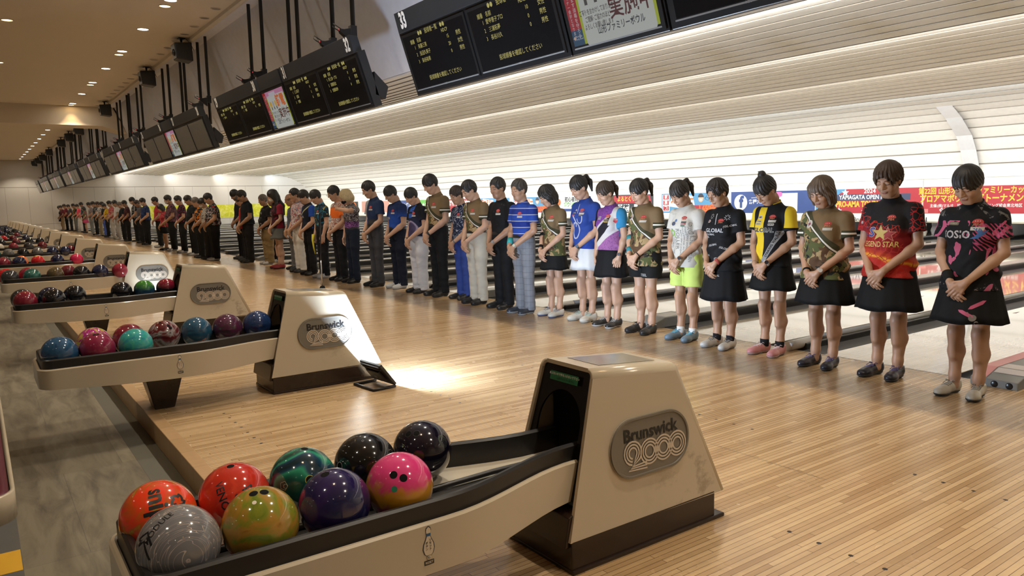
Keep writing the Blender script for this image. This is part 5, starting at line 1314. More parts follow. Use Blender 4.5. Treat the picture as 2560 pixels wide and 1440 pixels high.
        if not mask: lk('lips', m3, plain((.30, .115, .095) if sex == 'f' else (.27, .125, .095), .45), body)
    if mask:
        F = Field(k.hc-.16, k.hc+.16, .006); F.ell(HP(k, 0, .040, -.058), (.063, .070, .052), .01, R=k.R); lk('face_mask', F.me('face_mask', None), plain(mask, .8))
    if glasses:
        m_ = MB()
        for s in (1, -1):
            cc = HP(k, s*.031, .112, .0)
            m_.tube([cc+k.hx*.024*math.cos(a)+k.hu*.017*math.sin(a) for a in [2*PI*j/18 for j in range(18)]], .0016, 6, 0, True); m_.tube([HP(k, s*.055, .110, .004), HP(k, s*.078, .06, .008), HP(k, s*.079, -.01, .006)], .0014, 5)
        m_.tube([HP(k, -.008, .113, .003), HP(k, .008, .113, .003)], .0016, 5); lk('glasses', m_.me('glasses', None), plain((.03, .025, .02), .3))
    if fine or collar:
        m_ = MB(); R1, R2, R3, R4 = [], [], [], []; n_ = 26; c0 = Vector((0, .004, 1.318)); cu = Vector((0, -.25, .97)).normalized(); cf = Vector((0, -.97, -.25))
        for j in range(n_+1):
            a = math.radians(28+304*j/n_)+PI/2*0; dx, df = math.sin(a), math.cos(a)
            for R_, rr_, zz in ((R1, .060, -.010), (R2, .058, .036), (R3, .062, .037), (R4, .0665, -.004)): R_.append(tuple(c0+Vector((dx*rr_, 0, 0))+cf*(df*rr_)+cu*(zz-.012*max(0, df))))
        m_.loft([R1, R2, R3, R4], 0, True, (False, False), False); lk('collar', m_.me('collar', None), collar if collar is not None else shirt, so)
    if watch:
        s, col, fc = watch; W, E = Vector(k.W[s]), Vector(k.E[s]); ax = (W-E).normalized(); m_ = MB(); u_ = ax.cross(Vector((0, 0, 1))).normalized(); v_ = ax.cross(u_); c0 = W-ax*.018
        R_ = [[c0+ax*t+(u_*math.cos(a)+v_*math.sin(a))*rr_ for a in [2*PI*j/20 for j in range(20)]] for t, rr_ in ((-.011, .0275), (-.009, .0300), (.009, .0295), (.011, .0265))]
        m_.loft(R_, 0, True, (False, False)); wo = lk('wrist_watch', m_.me('wrist_watch', None), plain(col, .4))
        if fc:
            nn = Vector((.55*s, -.8, .3)); nn = (nn-ax*nn.dot(ax)).normalized(); pt = c0+nn*.031; a_ = ax.cross(nn); m_ = MB()
            V0 = [pt+(a_*math.cos(t)+ax*math.sin(t))*.017 for t in [2*PI*j/16 for j in range(16)]]; m_.loft([[v-nn*.006 for v in V0], [v+nn*.003 for v in V0]], 0, False); lk('watch_face', m_.me('watch_face', None), plain(fc, .2), wo)
    if band:
        for s, t0, t1, col in band:
            W, E = Vector(k.W[s]), Vector(k.E[s]); ax = (W-E); L_ = ax.length; ax.normalize(); u_ = ax.cross(Vector((0, 0, 1))).normalized(); v_ = ax.cross(u_); m_ = MB()
            rad = lambda t: (.0425-.0165*t)*(1.0 if sex == 'f' else 1.1)*(.55+.45*bulk)+.002
            R_ = [[E+ax*L_*t+(u_*math.cos(a)+v_*math.sin(a))*rad(t) for a in [2*PI*j/20 for j in range(20)]] for t in (t0, (t0+t1)/2, t1)]
            m_.loft(R_, 0, True, (True, True)); lk('wrist_band', m_.me('wrist_band', None), plain(col, .8))
    if decals:
        bs = bvh_of(sm); bb = bvh_of(bt.data)
        def D(nm, vf, col, x_=0, z_=1.1, rot=0, lift=.0022, on='shirt', side=0.0, fine_=.014, rough=.6):
            c, s = math.cos(side), math.sin(side); rr = Vector((c, s, 0)); o_ = Vector((0, 0, 0))
            V, F = off2(dense(vf, fine_) if fine_ else vf, 0, 0, rot); V = [(a+x_, b+z_) for a, b in V]
            m_ = MB(); m_.add(*project((V, F), bs if on == 'shirt' else bb, o_, rr, Vector((0, 0, 1)), lift)); 
            return lk(nm, m_.me(nm, None), plain(col, rough), so if on == 'shirt' else bt)
        decals(D)
    return r
# ================================================================== cloth patterns (in the wearer's own units)
def shirt_mat(name, fn, rough=.72):
    n = NT(name); p = n.coord(); o = n.xyz(p); c = fn(n, p, o)
    m = n.fin(c, rough, spec=.18); h = n.noise(p, 9, 4, .6, 1.2); n.bump(h, .25, .02); return m
def camo_col(n, p):
    a = n.noise(n.map(p, loc=(3, 1, 2)), 8.5, 2, .5, 1.2); b = n.noise(n.map(p, loc=(7, 5, 1)), 7.5, 2, .5, 1.2); d = n.noise(n.map(p, loc=(1, 9, 4)), 10, 2, .5, 1.2)
    c = n.mix(n.gt(a, .52), (.30, .215, .105), (.075, .085, .03)); c = n.mix(n.gt(b, .57), c, (.085, .045, .022)); return n.mix(n.gt(d, .615), c, (.015, .015, .012))
def camo(n, p, o):
    s = n.math('SUBTRACT', n.math('MULTIPLY_ADD', o[0], -1.02, 1.175), o[2])            # > 0 : below the sash
    cm = camo_col(n, p); tan = (.150, .100, .050)
    c = n.mix(n.gt(s, -.012), tan, (.045, .042, .02)); c = n.mix(n.gt(s, .040), c, (.62, .60, .55)); c = n.mix(n.gt(s, .056), c, (.03, .03, .02)); c = n.mix(n.gt(s, .066), c, cm)
    ax = n.math('ABSOLUTE', o[0]); sl = n.gt(ax, .160); z = o[2]
    c = n.mix(n.math('MULTIPLY', n.gt(o[0], .160), n.gt(z, .95)), c, tan); c = n.mix(n.math('MULTIPLY', n.lt(o[0], -.165), n.gt(z, 1.0)), c, cm)
    for lo, hi, cc in ((1.135, 1.152, (.035, .035, .018)), (1.121, 1.135, (.62, .60, .55)), (1.05, 1.121, (.03, .03, .015))): c = n.mix(n.math('MULTIPLY', n.gt(ax, .168), n.math('MULTIPLY', n.band(z, lo, hi), n.gt(z, 1.05))), c, cc)
    return c
CAMO = shirt_mat('camouflage_shirt', camo)
def blotch(base, stops, scale=7, dist=2.0, seed=0):
    """base colour with patches: stops = [(threshold, colour)]"""
    def f(n, p, o):
        c = (*base, 1)
        for i, (t, col) in enumerate(stops): c = n.mix(n.gt(n.noise(n.map(p, loc=(seed+i*3.1, seed*2+i, i*1.7)), scale, 3, .55, dist), t), c, col)
        return c
    return f
def grad(stops, lo, hi, extra=None, axis=2):
    def f(n, p, o):
        t = n.math('DIVIDE', n.math('SUBTRACT', o[axis], lo), hi-lo); c = n.ramp(n.math('ADD', t, n.math('MULTIPLY', n.math('SUBTRACT', n.noise(p, 7, 4, .6, 1.5), .5), .25)), stops); 
        return extra(n, p, o, c) if extra else c
    return f
_sc = {}
def SM(key, fn):
    if key not in _sc: _sc[key] = shirt_mat(key, fn)
    return _sc[key]
BLK, NVY, WHI = (.006, .006, .007), (.010, .016, .04), (.62, .61, .58)
def w1_s(n, p, o):
    g = n.noise(p, 16, 5, .7, 1.0); c = n.mix(n.math('MULTIPLY', n.gt(g, .56), n.gt(n.math('ADD', o[2], n.math('ABSOLUTE', o[0])), 1.36)), BLK+(1,), (.13, .125, .12))
    q = n.noise(n.map(p, loc=(2, 0, 5)), 5.5, 2, .45, 2.2); c = n.mix(n.math('MULTIPLY', n.gt(q, .585), n.lt(o[2], 1.22)), c, (.42, .09, .17))
    wv = n.wave(n.map(p, rot=(0, .7, 0)), 16, 1.5, 1); c = n.mix(n.math('MULTIPLY', n.gt(wv, .66), n.math('MULTIPLY', n.gt(o[0], .055), n.band(o[2], 1.02, 1.20))), c, (.36, .05, .12)); return n.mix(n.math('MULTIPLY', n.gt(n.noise(p, 26, 4, .7), .60), n.lt(o[2], .80)), c, (.22, .2, .2))
def w2_s(n, p, o):
    v = n.voro(n.map(p, (1, 1, 1)), 26, 'DISTANCE_TO_EDGE'); hexl = n.lt(v, .055)
    t = n.math('ADD', o[2], n.math('MULTIPLY', n.math('SUBTRACT', n.noise(p, 6, 3), .5), .10)); t = n.math('ADD', t, n.math('MULTIPLY', o[0], .25))
    c = n.ramp(n.math('DIVIDE', n.math('SUBTRACT', t, .74), .5), [(0, (.30, .015, .01)), (.30, (.42, .02, .012)), (.34, (.70, .34, .03)), (.38, (.48, .06, .012)), (.46, (.26, .012, .012)), (.74, (.16, .01, .012)), (.82, (.012, .011, .012))])
    c = n.mix(n.math('MULTIPLY', hexl, n.math('MULTIPLY', n.lt(t, 1.17), n.gt(n.noise(p, 4, 2), .44))), c, (.36, .03, .02)); return n.mix(n.math('MULTIPLY', n.math('MULTIPLY', hexl, n.gt(n.math('ABSOLUTE', o[0]), .165)), n.gt(o[2], .9)), c, (.35, .02, .02))
def w4_s(n, p, o):
    ax = n.math('ABSOLUTE', o[0]); y = (.62, .44, .02)
    c = n.mix(n.math('MULTIPLY', n.band(o[0], -.10, -.012), n.lt(o[2], 1.30)), BLK+(1,), y); d = n.math('ADD', o[0], n.math('MULTIPLY', n.math('SUBTRACT', o[2], 1.0), -.52))
    c = n.mix(n.math('MULTIPLY', n.band(d, .055, .098), n.lt(o[2], 1.10)), c, (.24, .24, .24)); slv = n.math('MULTIPLY', n.gt(ax, .150), n.gt(o[2], .9))
    c = n.mix(slv, c, y); return n.mix(n.math('MULTIPLY', slv, n.lt(o[2], 1.125)), c, BLK)
def w8_s(n, p, o):
    v = n.voro(p, 60, 'F1'); pur = n.mix(n.lt(v, .35), (.16, .05, .24), (.09, .03, .15))
    d = n.math('ADD', o[2], n.math('MULTIPLY', o[0], -.9)); c = n.mix(n.gt(d, 1.14), (.015, .013, .018, 1), (.42, .40, .40)); c = n.mix(n.gt(d, 1.17), c, pur)
    c = n.mix(n.band(d, .93, 1.02), c, (.50, .48, .48)); c = n.mix(n.lt(d, .93), c, n.mix(n.lt(v, .35), (.26, .10, .26), (.18, .06, .20)))
    c = n.mix(n.math('MULTIPLY', n.gt(o[0], .09), n.gt(o[2], 1.12)), c, (.48, .47, .46)); c = n.mix(n.math('MULTIPLY', n.gt(o[0], .150), n.gt(o[2], 1.0)), c, (.03, .20, .38)); return n.mix(n.math('MULTIPLY', n.lt(o[0], -.150), n.gt(o[2], 1.0)), c, BLK)
def w9_s(n, p, o):
    return n.ramp(n.math('ADD', o[2], n.math('MULTIPLY', n.noise(p, 5, 3, .5, 1), .3)), [(.0, (.012, .03, .25)), (.95, (.015, .04, .30)), (1.0, (.02, .05, .24))])
def stripes(n, p, o):
    z = n.math('FRACT', n.math('MULTIPLY', n.math('ADD', o[2], n.math('MULTIPLY', n.math('MULTIPLY', n.gt(n.math('ABSOLUTE', o[0]), .19), .0), 1.0)), 13.5)); c = n.mix(n.gt(n.math('FRACT', n.math('MULTIPLY', o[2], 6.75)), .5), (.012, .03, .20, 1), (.018, .055, .30)); return n.mix(n.lt(z, .11), c, (.40, .42, .48))
def navsplit(n, p, o):
    c = n.mix(n.band(o[0], -.20, -.02), (.015, .028, .075, 1), n.mix(n.lt(o[2], 1.02), (.34, .35, .38, 1), (.020, .05, .22))); c = n.mix(n.math('MULTIPLY', n.band(o[0], -.045, -.01), n.gt(o[2], 1.06)), c, (.08, .08, .09)); return n.mix(n.math('MULTIPLY', n.gt(o[0], .0), n.lt(o[2], 1.02)), c, (.03, .03, .035))
def galaxy(n, p, o):
    r = n.math('SQRT', n.math('ADD', n.math('POWER', o[0], 2), n.math('POWER', n.math('SUBTRACT', o[2], .96), 2))); c = n.ramp(r, [(.0, (.03, .025, .06)), (.10, (.05, .04, .10)), (.125, (.32, .28, .42)), (.14, (.015, .02, .05)), (.3, (.006, .006, .01))])
    q = n.math('MULTIPLY', n.band(n.noise(n.map(p, (1, 1, 2)), 6, 4), .52, .62), n.gt(o[2], 1.08)); return n.mix(n.math('MULTIPLY', q, n.band(o[0], -.10, .06)), c, (.03, .10, .40))
def plaid(n, p, o):
    a = n.lt(n.math('FRACT', n.math('MULTIPLY', o[2], 14)), .12); b = n.lt(n.math('FRACT', n.math('MULTIPLY', n.math('ADD', o[0], o[1]), 16)), .12); c = n.mix(n.math('ADD', n.math('MULTIPLY', a, .5), n.math('MULTIPLY', b, .5)), (.20, .21, .235, 1), (.12, .125, .145)); return c
CHINO = (.46, .43, .36); WHT_P = (.50, .50, .52)
def JP(D, x=.078, z=1.195, s=1.0, patch=True):
    q = [(.030*s*math.cos(a), .026*s*math.sin(a)) for a in [PI*j/14 for j in range(15)]]
    D('emblem', (q, [tuple(range(15))]), (.38, .02, .02), x, z, fine_=.008); D('emblem_text', text2d('JPBA', .022*s, .02, .2, 1.05), (.45, .12, .05), x, z-.010*s, fine_=None)
    for a in (-.012, 0, .012): D('emblem_star', disc2d(.0026*s, 8), (.6, .55, .5), x+a*s, z+.012*s, lift=.0032, fine_=None)
    if patch: D('name_patch', rect2d(-.036*s, .036*s, -.011*s, .011*s), (.42, .40, .36), x+.006, z-.036*s)
def lab(D, x, z, w_, h_, col, txt=None, tc=(.02, .02, .02), on='shirt', side=0, rot=0):
    D('patch', roundrect2d(w_, h_, min(w_, h_)*.3, 3), col, x, z, rot, on=on, side=side, fine_=.01)
    if txt: D('lettering', text2d(txt, h_*.75, .02), tc, x, z, rot, lift=.0034, on=on, side=side, fine_=None)
def d_w1(D):
    JP(D, .070, 1.205, 1.05); D('lettering', text2d('SOSIO', .072, .025, 0, .92), (.36, .34, .34), -.052, 1.125, fine_=None)
    D('swoosh', poly2d((-.03, -.028), (.02, -.026), (.055, .004), (.065, .03), (.045, .018), (.03, .042), (-.02, .045), (.012, .026), (.02, .008), (.0, -.012)), (.03, .10, .28), .066, 1.128); lab(D, -.078, 1.20, .075, .022, (.10, .09, .06), 'SOSIO7', (.4, .36, .26))
    for x, z, r_, a in ((.105, .66, .9, .5), (.055, .60, 1.0, 2.6)):
        D('feather', poly2d((-.05, -.006), (-.03, -.014), (.03, -.010), (.055, .006), (.04, .014), (-.03, .008)), (.42, .07, .14), x, z, a, on='skirt')
    for x, z, q in ((.095, .575, .022), (.062, .605, .009), (.118, .545, .011), (.128, .53, .007)): D('dot', disc2d(q, 18), (.14, .12, .10), x, z, on='skirt')
def d_w2(D):
    JP(D, .062, 1.195, .95, False); D('lettering_outline', text2d('LS', .094, .055, .15, 1.0), (.50, .40, .34), -.090, 1.09, fine_=None, lift=.0018); D('lettering', text2d('LS', .094, .02, .15, 1.0), (.02, .03, .20), -.090, 1.09, fine_=None, lift=.003)
    D('star', star2d(.062, .026), (.45, .33, .10), .0, 1.088, .0, .0028); D('star_outline', star2d(.062, .026, 5, .35), (.50, .20, .14), .055, 1.078, lift=.0015); D('star_fill', star2d(.052, .021, 5, .35), (.25, .02, .02), .055, 1.078, lift=.0022)
    D('lettering', text2d('LEGEND STAR', .056, .018, 0, .74), (.50, .34, .09), -.008, 1.005, fine_=None)
    lab(D, -.19, 1.16, .02, .02, (.3, .3, .3))
def d_camo(D):
    JP(D, .076, 1.20, .95); D('badge', disc2d(.032, 20), (.45, .42, .38), -.085, 1.205); D('badge_mark', star2d(.022, .008, 4), (.15, .03, .05), -.085, 1.205, lift=.0034)
def d_w4(D):
    JP(D, .058, 1.215, .9); D('lettering_outline', text2d('GLOBAL', .052, .05, .18, 1.05), (.55, .53, .48), -.015, 1.105, fine_=None, lift=.0018); D('lettering', text2d('GLOBAL', .052, .015, .18, 1.05), (.01, .01, .01), -.015, 1.105, fine_=None, lift=.003)
    D('badge', disc2d(.017, 18, 1.5), (.45, .42, .38), -.062, 1.215); D('lettering', text2d('ABS', .021, .02), (.02, .02, .02), -.062, 1.215, lift=.0034, fine_=None)
    lab(D, -.062, 1.18, .055, .018, (.42, .40, .3), 'STORM'); lab(D, -.062, 1.158, .055, .016, (.42, .40, .3), 'SPORTS'); lab(D, .062, 1.155, .058, .02, (.42, .4, .36), 'SPORTS')
    D('lettering', text2d('STRIKING WALRUS', .030, .014, 0, .95), (.02, .02, .02), .068, .985, 1.12, fine_=None)
def d_w5(D):
    JP(D, .055, 1.20, .95, False); D('lettering', text2d('GLOBAL', .050, .022, .15, 1.05), (.42, .42, .42), -.005, 1.115, fine_=None); D('lettering', text2d('GLOBAL', .024, .02, .15), (.40, .40, .40), -.05, 1.078, fine_=None)
    for x, z, r_ in ((-.03, .98, .2), (.14, 1.16, .2), (.05, .86, .1), (-.12, 1.05, .1), (.10, .95, -.3), (-.10, .88, .1)): D('lettering', text2d('(GLOBAL', .025, .02, .15), (.38, .38, .38), x, z, r_, fine_=None)
    D('badge', disc2d(.014, 18, 1.4), (.40, .38, .36), -.078, 1.20); D('lettering', text2d('ABS', .018, .02), (.25, .02, .02), -.078, 1.20, lift=.0034, fine_=None)
    for a in range(8): D('burst', rect2d(.012, .024, -.0025, .0025), (.4, .4, .4), -.06, 1.245, a*PI/4, fine_=None); D('burst', rect2d(.012, .026, -.0025, .0025), (.4, .4, .4), .10, 1.235, a*PI/4, fine_=None)
    D('zip', rect2d(-.004, .004, -.05, .05), (.35, .35, .35), 0, 1.22, .1); D('lettering', text2d('GLOBAL', .026, .02, .15), (.36, .36, .36), .02, .70, on='skirt', fine_=None)
def d_w6(D):
    g = (.17, .17, .16); JP(D, .055, 1.215, .9, False)
    for i, (t, s_, x) in enumerate((('ROLLER', .058, -.008), ('ROTO GRIP SCANDAL', .024, .035), ('HUSTLE WRECKER UFO CARRY', .022, .063), ('SPARE STRIKE WOODBLOCK', .024, .090), ('GRAND BLINDING TURN', .034, .120), ('HOUSE ROLL STORM', .024, -.042), ('ROTO NOMAD CELL', .028, -.070), ('GRIP HALO IDOL', .024, -.098), ('WRECKER', .03, .145))): D('lettering', text2d(t, s_, .006), g, x, .985+(.03 if i == 0 else 0), PI/2*-1, fine_=None)
    D('emblem', ring2d(.020, .030, 24), (.20, .42, .03), -.068, 1.075); D('emblem_tail', poly2d((.0, .0), (.012, .0), (.04, -.05), (.025, -.03)), (.20, .42, .03), -.058, 1.06)
    lab(D, .062, 1.18, .055, .014, (.03, .03, .03)); lab(D, .062, 1.163, .055, .014, (.3, .03, .03), 'RADICAL', (.5, .5, .5)); lab(D, .06, 1.145, .05, .014, (.05, .12, .08)); D('badge', disc2d(.02, 18, 1.2), (.05, .06, .10), -.055, 1.165); D('badge', disc2d(.014, 18), (.08, .15, .3), -.035, 1.195); D('sleeve_badge', disc2d(.026, 18), (.4, .05, .05), .195, 1.19, side=.8)
def d_w7(D): d_camo(D); D('lettering', text2d('STEEL', .036, .015, 0, 1.1), (.35, .35, .35), .065, .615, on='shorts', fine_=None)
def d_w8(D):
    JP(D, .062, 1.215, .95, False); lab(D, -.06, 1.21, .06, .016, (.42, .4, .4), 'STORM'); lab(D, -.06, 1.19, .06, .014, (.3, .28, .3)); lab(D, .058, 1.18, .07, .018, (.06, .05, .05), 'SPORTS', (.45, .4, .3)); lab(D, .058, 1.16, .06, .014, (.35, .25, .05))
    D('shield', poly2d((-.024, .024), (.024, .024), (.024, -.006), (0, -.03), (-.024, -.006)), (.40, .03, .05), .12, 1.17, side=.3); D('lettering', text2d('STORM', .014, .02), (.5, .45, .4), .12, 1.18, lift=.004, side=.3, fine_=None)
def d_w9(D):
    w_ = (.34, .36, .46); JP(D, .055, 1.215, .9)
    D('swirl', stroke2d([(-.02+.052*math.cos(t), 1.0+.085*math.sin(t)) for t in [2*PI*j/30 for j in range(31)]], .016), w_, 0, 0); D('swirl', stroke2d([(-.06+.045*math.sin(t*2.2), 1.16-.12*t) for t in [j/20 for j in range(21)]], .014), w_, 0, 0); D('swirl', stroke2d([(.045+.04*math.cos(t), 1.13+.05*math.sin(t)) for t in [PI+PI*1.2*j/20 for j in range(21)]], .012), w_, 0, 0)
    lab(D, -.05, 1.19, .06, .018, (.04, .04, .08), 'STORM', (.5, .5, .5)); lab(D, -.06, 1.165, .05, .014, (.35, .06, .05)); lab(D, .05, 1.165, .06, .016, (.04, .04, .06), 'PUNO', (.5, .5, .5)); lab(D, -.03, 1.22, .03, .02, (.3, .3, .34)); D('zip', rect2d(-.003, .003, -.05, .05), (.4, .4, .45), .0, 1.235)
def swap(D, z0): pass
def d_jp(*ex):
    def f(D):
        JP(D, .07, 1.20, .95, True)
        for (t, s_, x, z, c) in ex: D('lettering', text2d(t, s_, .02), c, x, z, fine_=None)
    return f
LN = 'women professionals standing at the foul line'; MN = 'men standing in line at the foul line'
P = person
P(-2.30, 5.44, 1.555, 'woman in a black and pink shirt, black skirt and cream shoes, farthest right', 'f', 33, -6, 1.07, 'clasp', .02, 1, 'bangs', BLACKH, SM('black_pink_shirt', w1_s), ('skirt', (.008, .008, .008), .53, 1.25), ((.46, .42, .34), (.012, .012, .012), (.22, .20, .17)), 'near', .75, .60, decals=d_w1, group=LN, band=[(-1, .70, .97, (.012, .012, .012))], grow=1.15)
P(-2.92, 5.57, 1.615, 'woman in a black shirt with red lower half and gold star', 'f', 24, 4, 1.10, 'clasp', .0, 1, 'fluffy', (.045, .025, .014), SM('red_star_shirt', w2_s), ('skirt', (.008, .008, .008), .52, 1.15), ((.015, .013, .02), (.02, .02, .02), (.09, .07, .16)), 'near', .76, .62, decals=d_w2, group=LN, grow=1.7)
P(-3.42, 5.53, 1.53, 'woman with light brown bobbed hair in a tan and camouflage shirt', 'f', 28, -3, 1.14, 'clasp', .03, 1, 'bob', LBROWN, CAMO, ('skirt', (.008, .008, .008), .55, 1.15), ((.015, .014, .022), (.02, .02, .02), (.10, .08, .18)), 'near', .75, .62, watch=(1, (.30, .29, .28), (.5, .48, .45)), decals=d_camo, group=LN, band=[(-1, .88, .94, (.01, .01, .01))])
P(-3.98, 5.63, 1.545, 'woman with a topknot in a black and yellow shirt and pink shoes', 'f', 42, -10, .98, 'clasp', .0, 1, 'bun', BLACKH, SM('black_yellow_shirt', w4_s), ('skirt', (.008, .008, .008), .585, 1.1), ((.48, .20, .20), (.35, .25, .24), (.5, .40, .38)), 'near', .79, .60, socks=(.01, .01, .012), watch=(1, (.55, .52, .48), (.015, .015, .02)), decals=d_w4, group=LN, band=[(-1, .90, .97, (.3, .2, .12))], collar=plain((.5, .36, .02), .7))
P(-4.45, 5.56, 1.545, 'person in glasses with short hair and black shirt covered in white lettering', 'f', 30, -8, 1.08, 'clasp', .0, 1, 'short', (.016, .011, .009), SM('black_logo_shirt', blotch(BLK, [(.72, (.05, .05, .07))], 12)), ('skirt', (.008, .008, .009), .465, 1.1), ((.50, .48, .44), (.30, .30, .29), (.08, .08, .08)), 'near', .74, .60, socks=(.012, .01, .012), glasses=True, decals=d_w5, group=LN, band=[(1, .86, .95, (.30, .05, .04))], grow=1.25)
P(-4.93, 5.60, 1.54, 'woman in a pale lettered shirt, lime green shorts and blue shoes', 'f', 36, -4, .98, 'clasp', .02, 1, 'pony', (.016, .011, .008), SM('pale_lettered_shirt', blotch((.50, .48, .43), [(.66, (.42, .41, .36))], 9)), ('shorts', (.50, .62, .14), .545), ((.13, .19, .24), (.10, .12, .14), (.05, .30, .42)), 'near', .735, .58, socks=(.6, .6, .58), watch=(1, (.5, .42, .34), (.04, .04, .05)), decals=d_w6, group=LN, collar=plain((.5, .48, .43), .7))
P(-5.47, 5.59, 1.58, 'woman in a camouflage shirt over black shorts with a ponytail', 'f', 28, -4, 1.08, 'clasp', .02, 0, 'pony', BLACKH, CAMO, ('shorts', (.010, .010, .010), .585), ((.016, .016, .016), (.02, .02, .02), (.03, .03, .03)), 'near', .705, .62, decals=d_w7, group=LN, band=[(-1, .05, .30, (.03, .22, .25)), (-1, .62, .80, (.03, .20, .24)), (1, .90, .93, (.02, .02, .02))])
P(-5.99, 5.60, 1.575, 'woman with arms hanging, in a purple, white and black shirt', 'f', 26, -2, 1.03, 'sides', .0, 0, 'pony', BROWNH, SM('purple_shirt', w8_s), ('skirt', (.009, .009, .010), .56, 1.0), ((.02, .02, .02), (.45, .44, .42), (.3, .3, .3)), 'near', .85, .60, decals=d_w8, group=LN, watch=(1, (.2, .1, .08), (.1, .1, .11)))
P(-6.47, 5.66, 1.65, 'woman with a ponytail in a blue swirl shirt and white skirt', 'f', 30, -5, .96, 'clasp', .0, 0, 'pony', BLACKH, SM('blue_swirl_shirt', w9_s), ('skirt', (.60, .61, .62), .575, .95), ((.52, .50, .44), (.40, .40, .36), (.3, .42, .38)), 'near', .80, .58, watch=(1, (.03, .03, .04), (.10, .12, .16)), decals=d_w9, group=LN)
P(-6.99, 5.61, 1.56, 'slim woman with a black bob in a camouflage shirt and black skirt', 'f', 32, -8, .93, 'clasp', .0, 0, 'bob', BLACKH, CAMO, ('skirt', (.009, .009, .009), .575, 1.0), ((.48, .46, .40), (.10, .12, .2), (.15, .16, .2)), 'near', .74, .62, decals=d_camo, group=LN, band=[(-1, .05, .22, (.01, .01, .01)), (-1, .74, .86, (.012, .012, .012))])
# ---- men
BS = ((.012, .011, .011), (.02, .02, .02), (.03, .03, .03))
P(-7.42, 5.48, 1.65, 'man in a blue shirt with thin white stripes and grey checked trousers', 'm', 12, 6, 1.0, 'clasp', .0, 1, 'short', (.03, .025, .022), SM('blue_striped_shirt', stripes), ('trousers', SM('checked_trousers', plaid), 1.05), ((.03, .035, .045), (.3, .3, .3), (.2, .2, .2)), 'mid', None, .62, tuck=True, watch=(1, (.35, .33, .28), (.45, .43, .35)), band=[(-1, .55, .85, (.03, .32, .33))], decals=d_jp(), group=MN)
P(-7.97, 5.55, 1.69, 'man in a plain black shirt and black trousers beside the striped shirt', 'm', 14, 8, 1.03, 'clasp', .0, 2, 'short', BLACKH, SM('black_shirt', blotch(BLK, [(.68, (.03, .03, .035))], 14)), ('trousers', (.009, .009, .010), 1.05), BS, 'mid', None, .66, tuck=True, watch=(1, (.22, .16, .12), (.2, .2, .2)), decals=d_jp(), group=MN)
P(-8.57, 5.54, 1.67, 'man in a camouflage shirt tucked into cream trousers', 'm', 30, -8, 1.0, 'clasp', .0, 0, 'short', BLACKH, CAMO, ('trousers', CHINO, 1.12), BS, 'mid', None, .62, tuck=True, decals=d_camo, group=MN)
P(-9.13, 5.66, 1.61, 'man in a navy patterned shirt and bright blue trousers', 'm', 22, 2, .97, 'clasp', .0, 1, 'fluffy', (.028, .016, .010), SM('navy_leaf_shirt', blotch(NVY, [(.56, (.28, .30, .36)), (.62, NVY)], 13, 3.0)), ('trousers', (.015, .045, .24), 1.0), BS, 'mid', .85, .62, watch=(1, (.1, .1, .1), None), decals=d_jp(), group=MN, grow=1.2)
P(-9.69, 5.59, 1.79, 'tall man in a camouflage shirt and black trousers', 'm', 32, -4, .98, 'clasp', .0, 0, 'bangs', BLACKH, CAMO, ('trousers', (.010, .010, .011), 1.05), BS, 'mid', None, .62, tuck=True, watch=(1, (.02, .02, .02), (.05, .05, .05)), decals=d_camo, group=MN)
P(-10.25, 5.56, 1.61, 'man in a black and violet planet shirt and baggy white trousers', 'm', 34, -4, 1.02, 'clasp', .0, 0, 'bangs', BLACKH, SM('planet_shirt', galaxy), ('trousers', WHT_P, 1.28), BS, 'mid', .86, .60, decals=d_jp(), group=MN, watch=(-1, (.02, .02, .02), None))
P(-11.05, 5.62, 1.66, 'man in a bright blue shirt, navy trousers and white shoes', 'm', 34, -8, 1.04, 'clasp', .0, 0, 'bangs', BLACKH, SM('blue_team_shirt', grad([(0, (.012, .05, .28)), (.5, (.015, .06, .30)), (.75, (.012, .025, .09))], .86, 1.32)), ('trousers', (.010, .012, .022), 1.1), ((.52, .52, .50), (.45, .45, .44), (.4, .4, .4)), 'mid', None, .58, tuck=True, decals=d_jp(('JAEB', .05, -.04, 1.09, (.5, .5, .52))), group=MN)
P(-11.59, 5.48, 1.76, 'slim man in a navy and white shirt and dark grey trousers', 'm', 26, -6, .95, 'clasp', .0, 0, 'short', BLACKH, SM('navy_panel_shirt', navsplit), ('trousers', (.030, .031, .036), 1.0), BS, 'mid', None, .62, tuck=True, decals=d_jp(), group=MN, watch=(-1, (.02, .02, .02), None))
P(-12.43, 5.43, 1.64, 'blond person in a purple floral shirt with an arm raised across the face', 'm', 28, -14, .97, 'face', .0, 0, 'blond', BLONDE, SM('purple_floral_shirt', lambda n, p, o: n.mix(n.gt(n.noise(p, 17, 3, .6, 3.5), .52), n.mix(n.lt(o[2], 1.06), (.012, .012, .016, 1), (.05, .02, .07)), n.mix(n.lt(o[2], 1.05), (.38, .36, .38, 1), (.30, .12, .36)))), ('trousers', (.010, .014, .026), 1.05), BS, 'mid', None, .55, tuck=True, mask=(.012, .012, .014), group=MN)
P(-12.96, 5.42, 1.72, 'man in an orange and white shirt with glasses, hands clasped', 'm', 22, -4, 1.04, 'clasp', .0, 1, 'fluffy', BLACKH, SM('orange_shirt', lambda n, p, o: n.mix(n.math('MULTIPLY', n.gt(n.noise(p, 22, 3, .6, 2), .5), n.math('MAXIMUM', n.lt(o[2], 1.06), n.gt(o[2], 1.22))), n.mix(n.math('MAXIMUM', n.lt(o[2], 1.06), n.gt(o[2], 1.24)), (.62, .12, .015, 1), (.50, .46, .42)), (.20, .05, .02))), ('trousers', (.010, .010, .012), 1.1), BS, 'mid', .87, .60, glasses=True, group=MN, collar=plain((.6, .12, .015), .7))
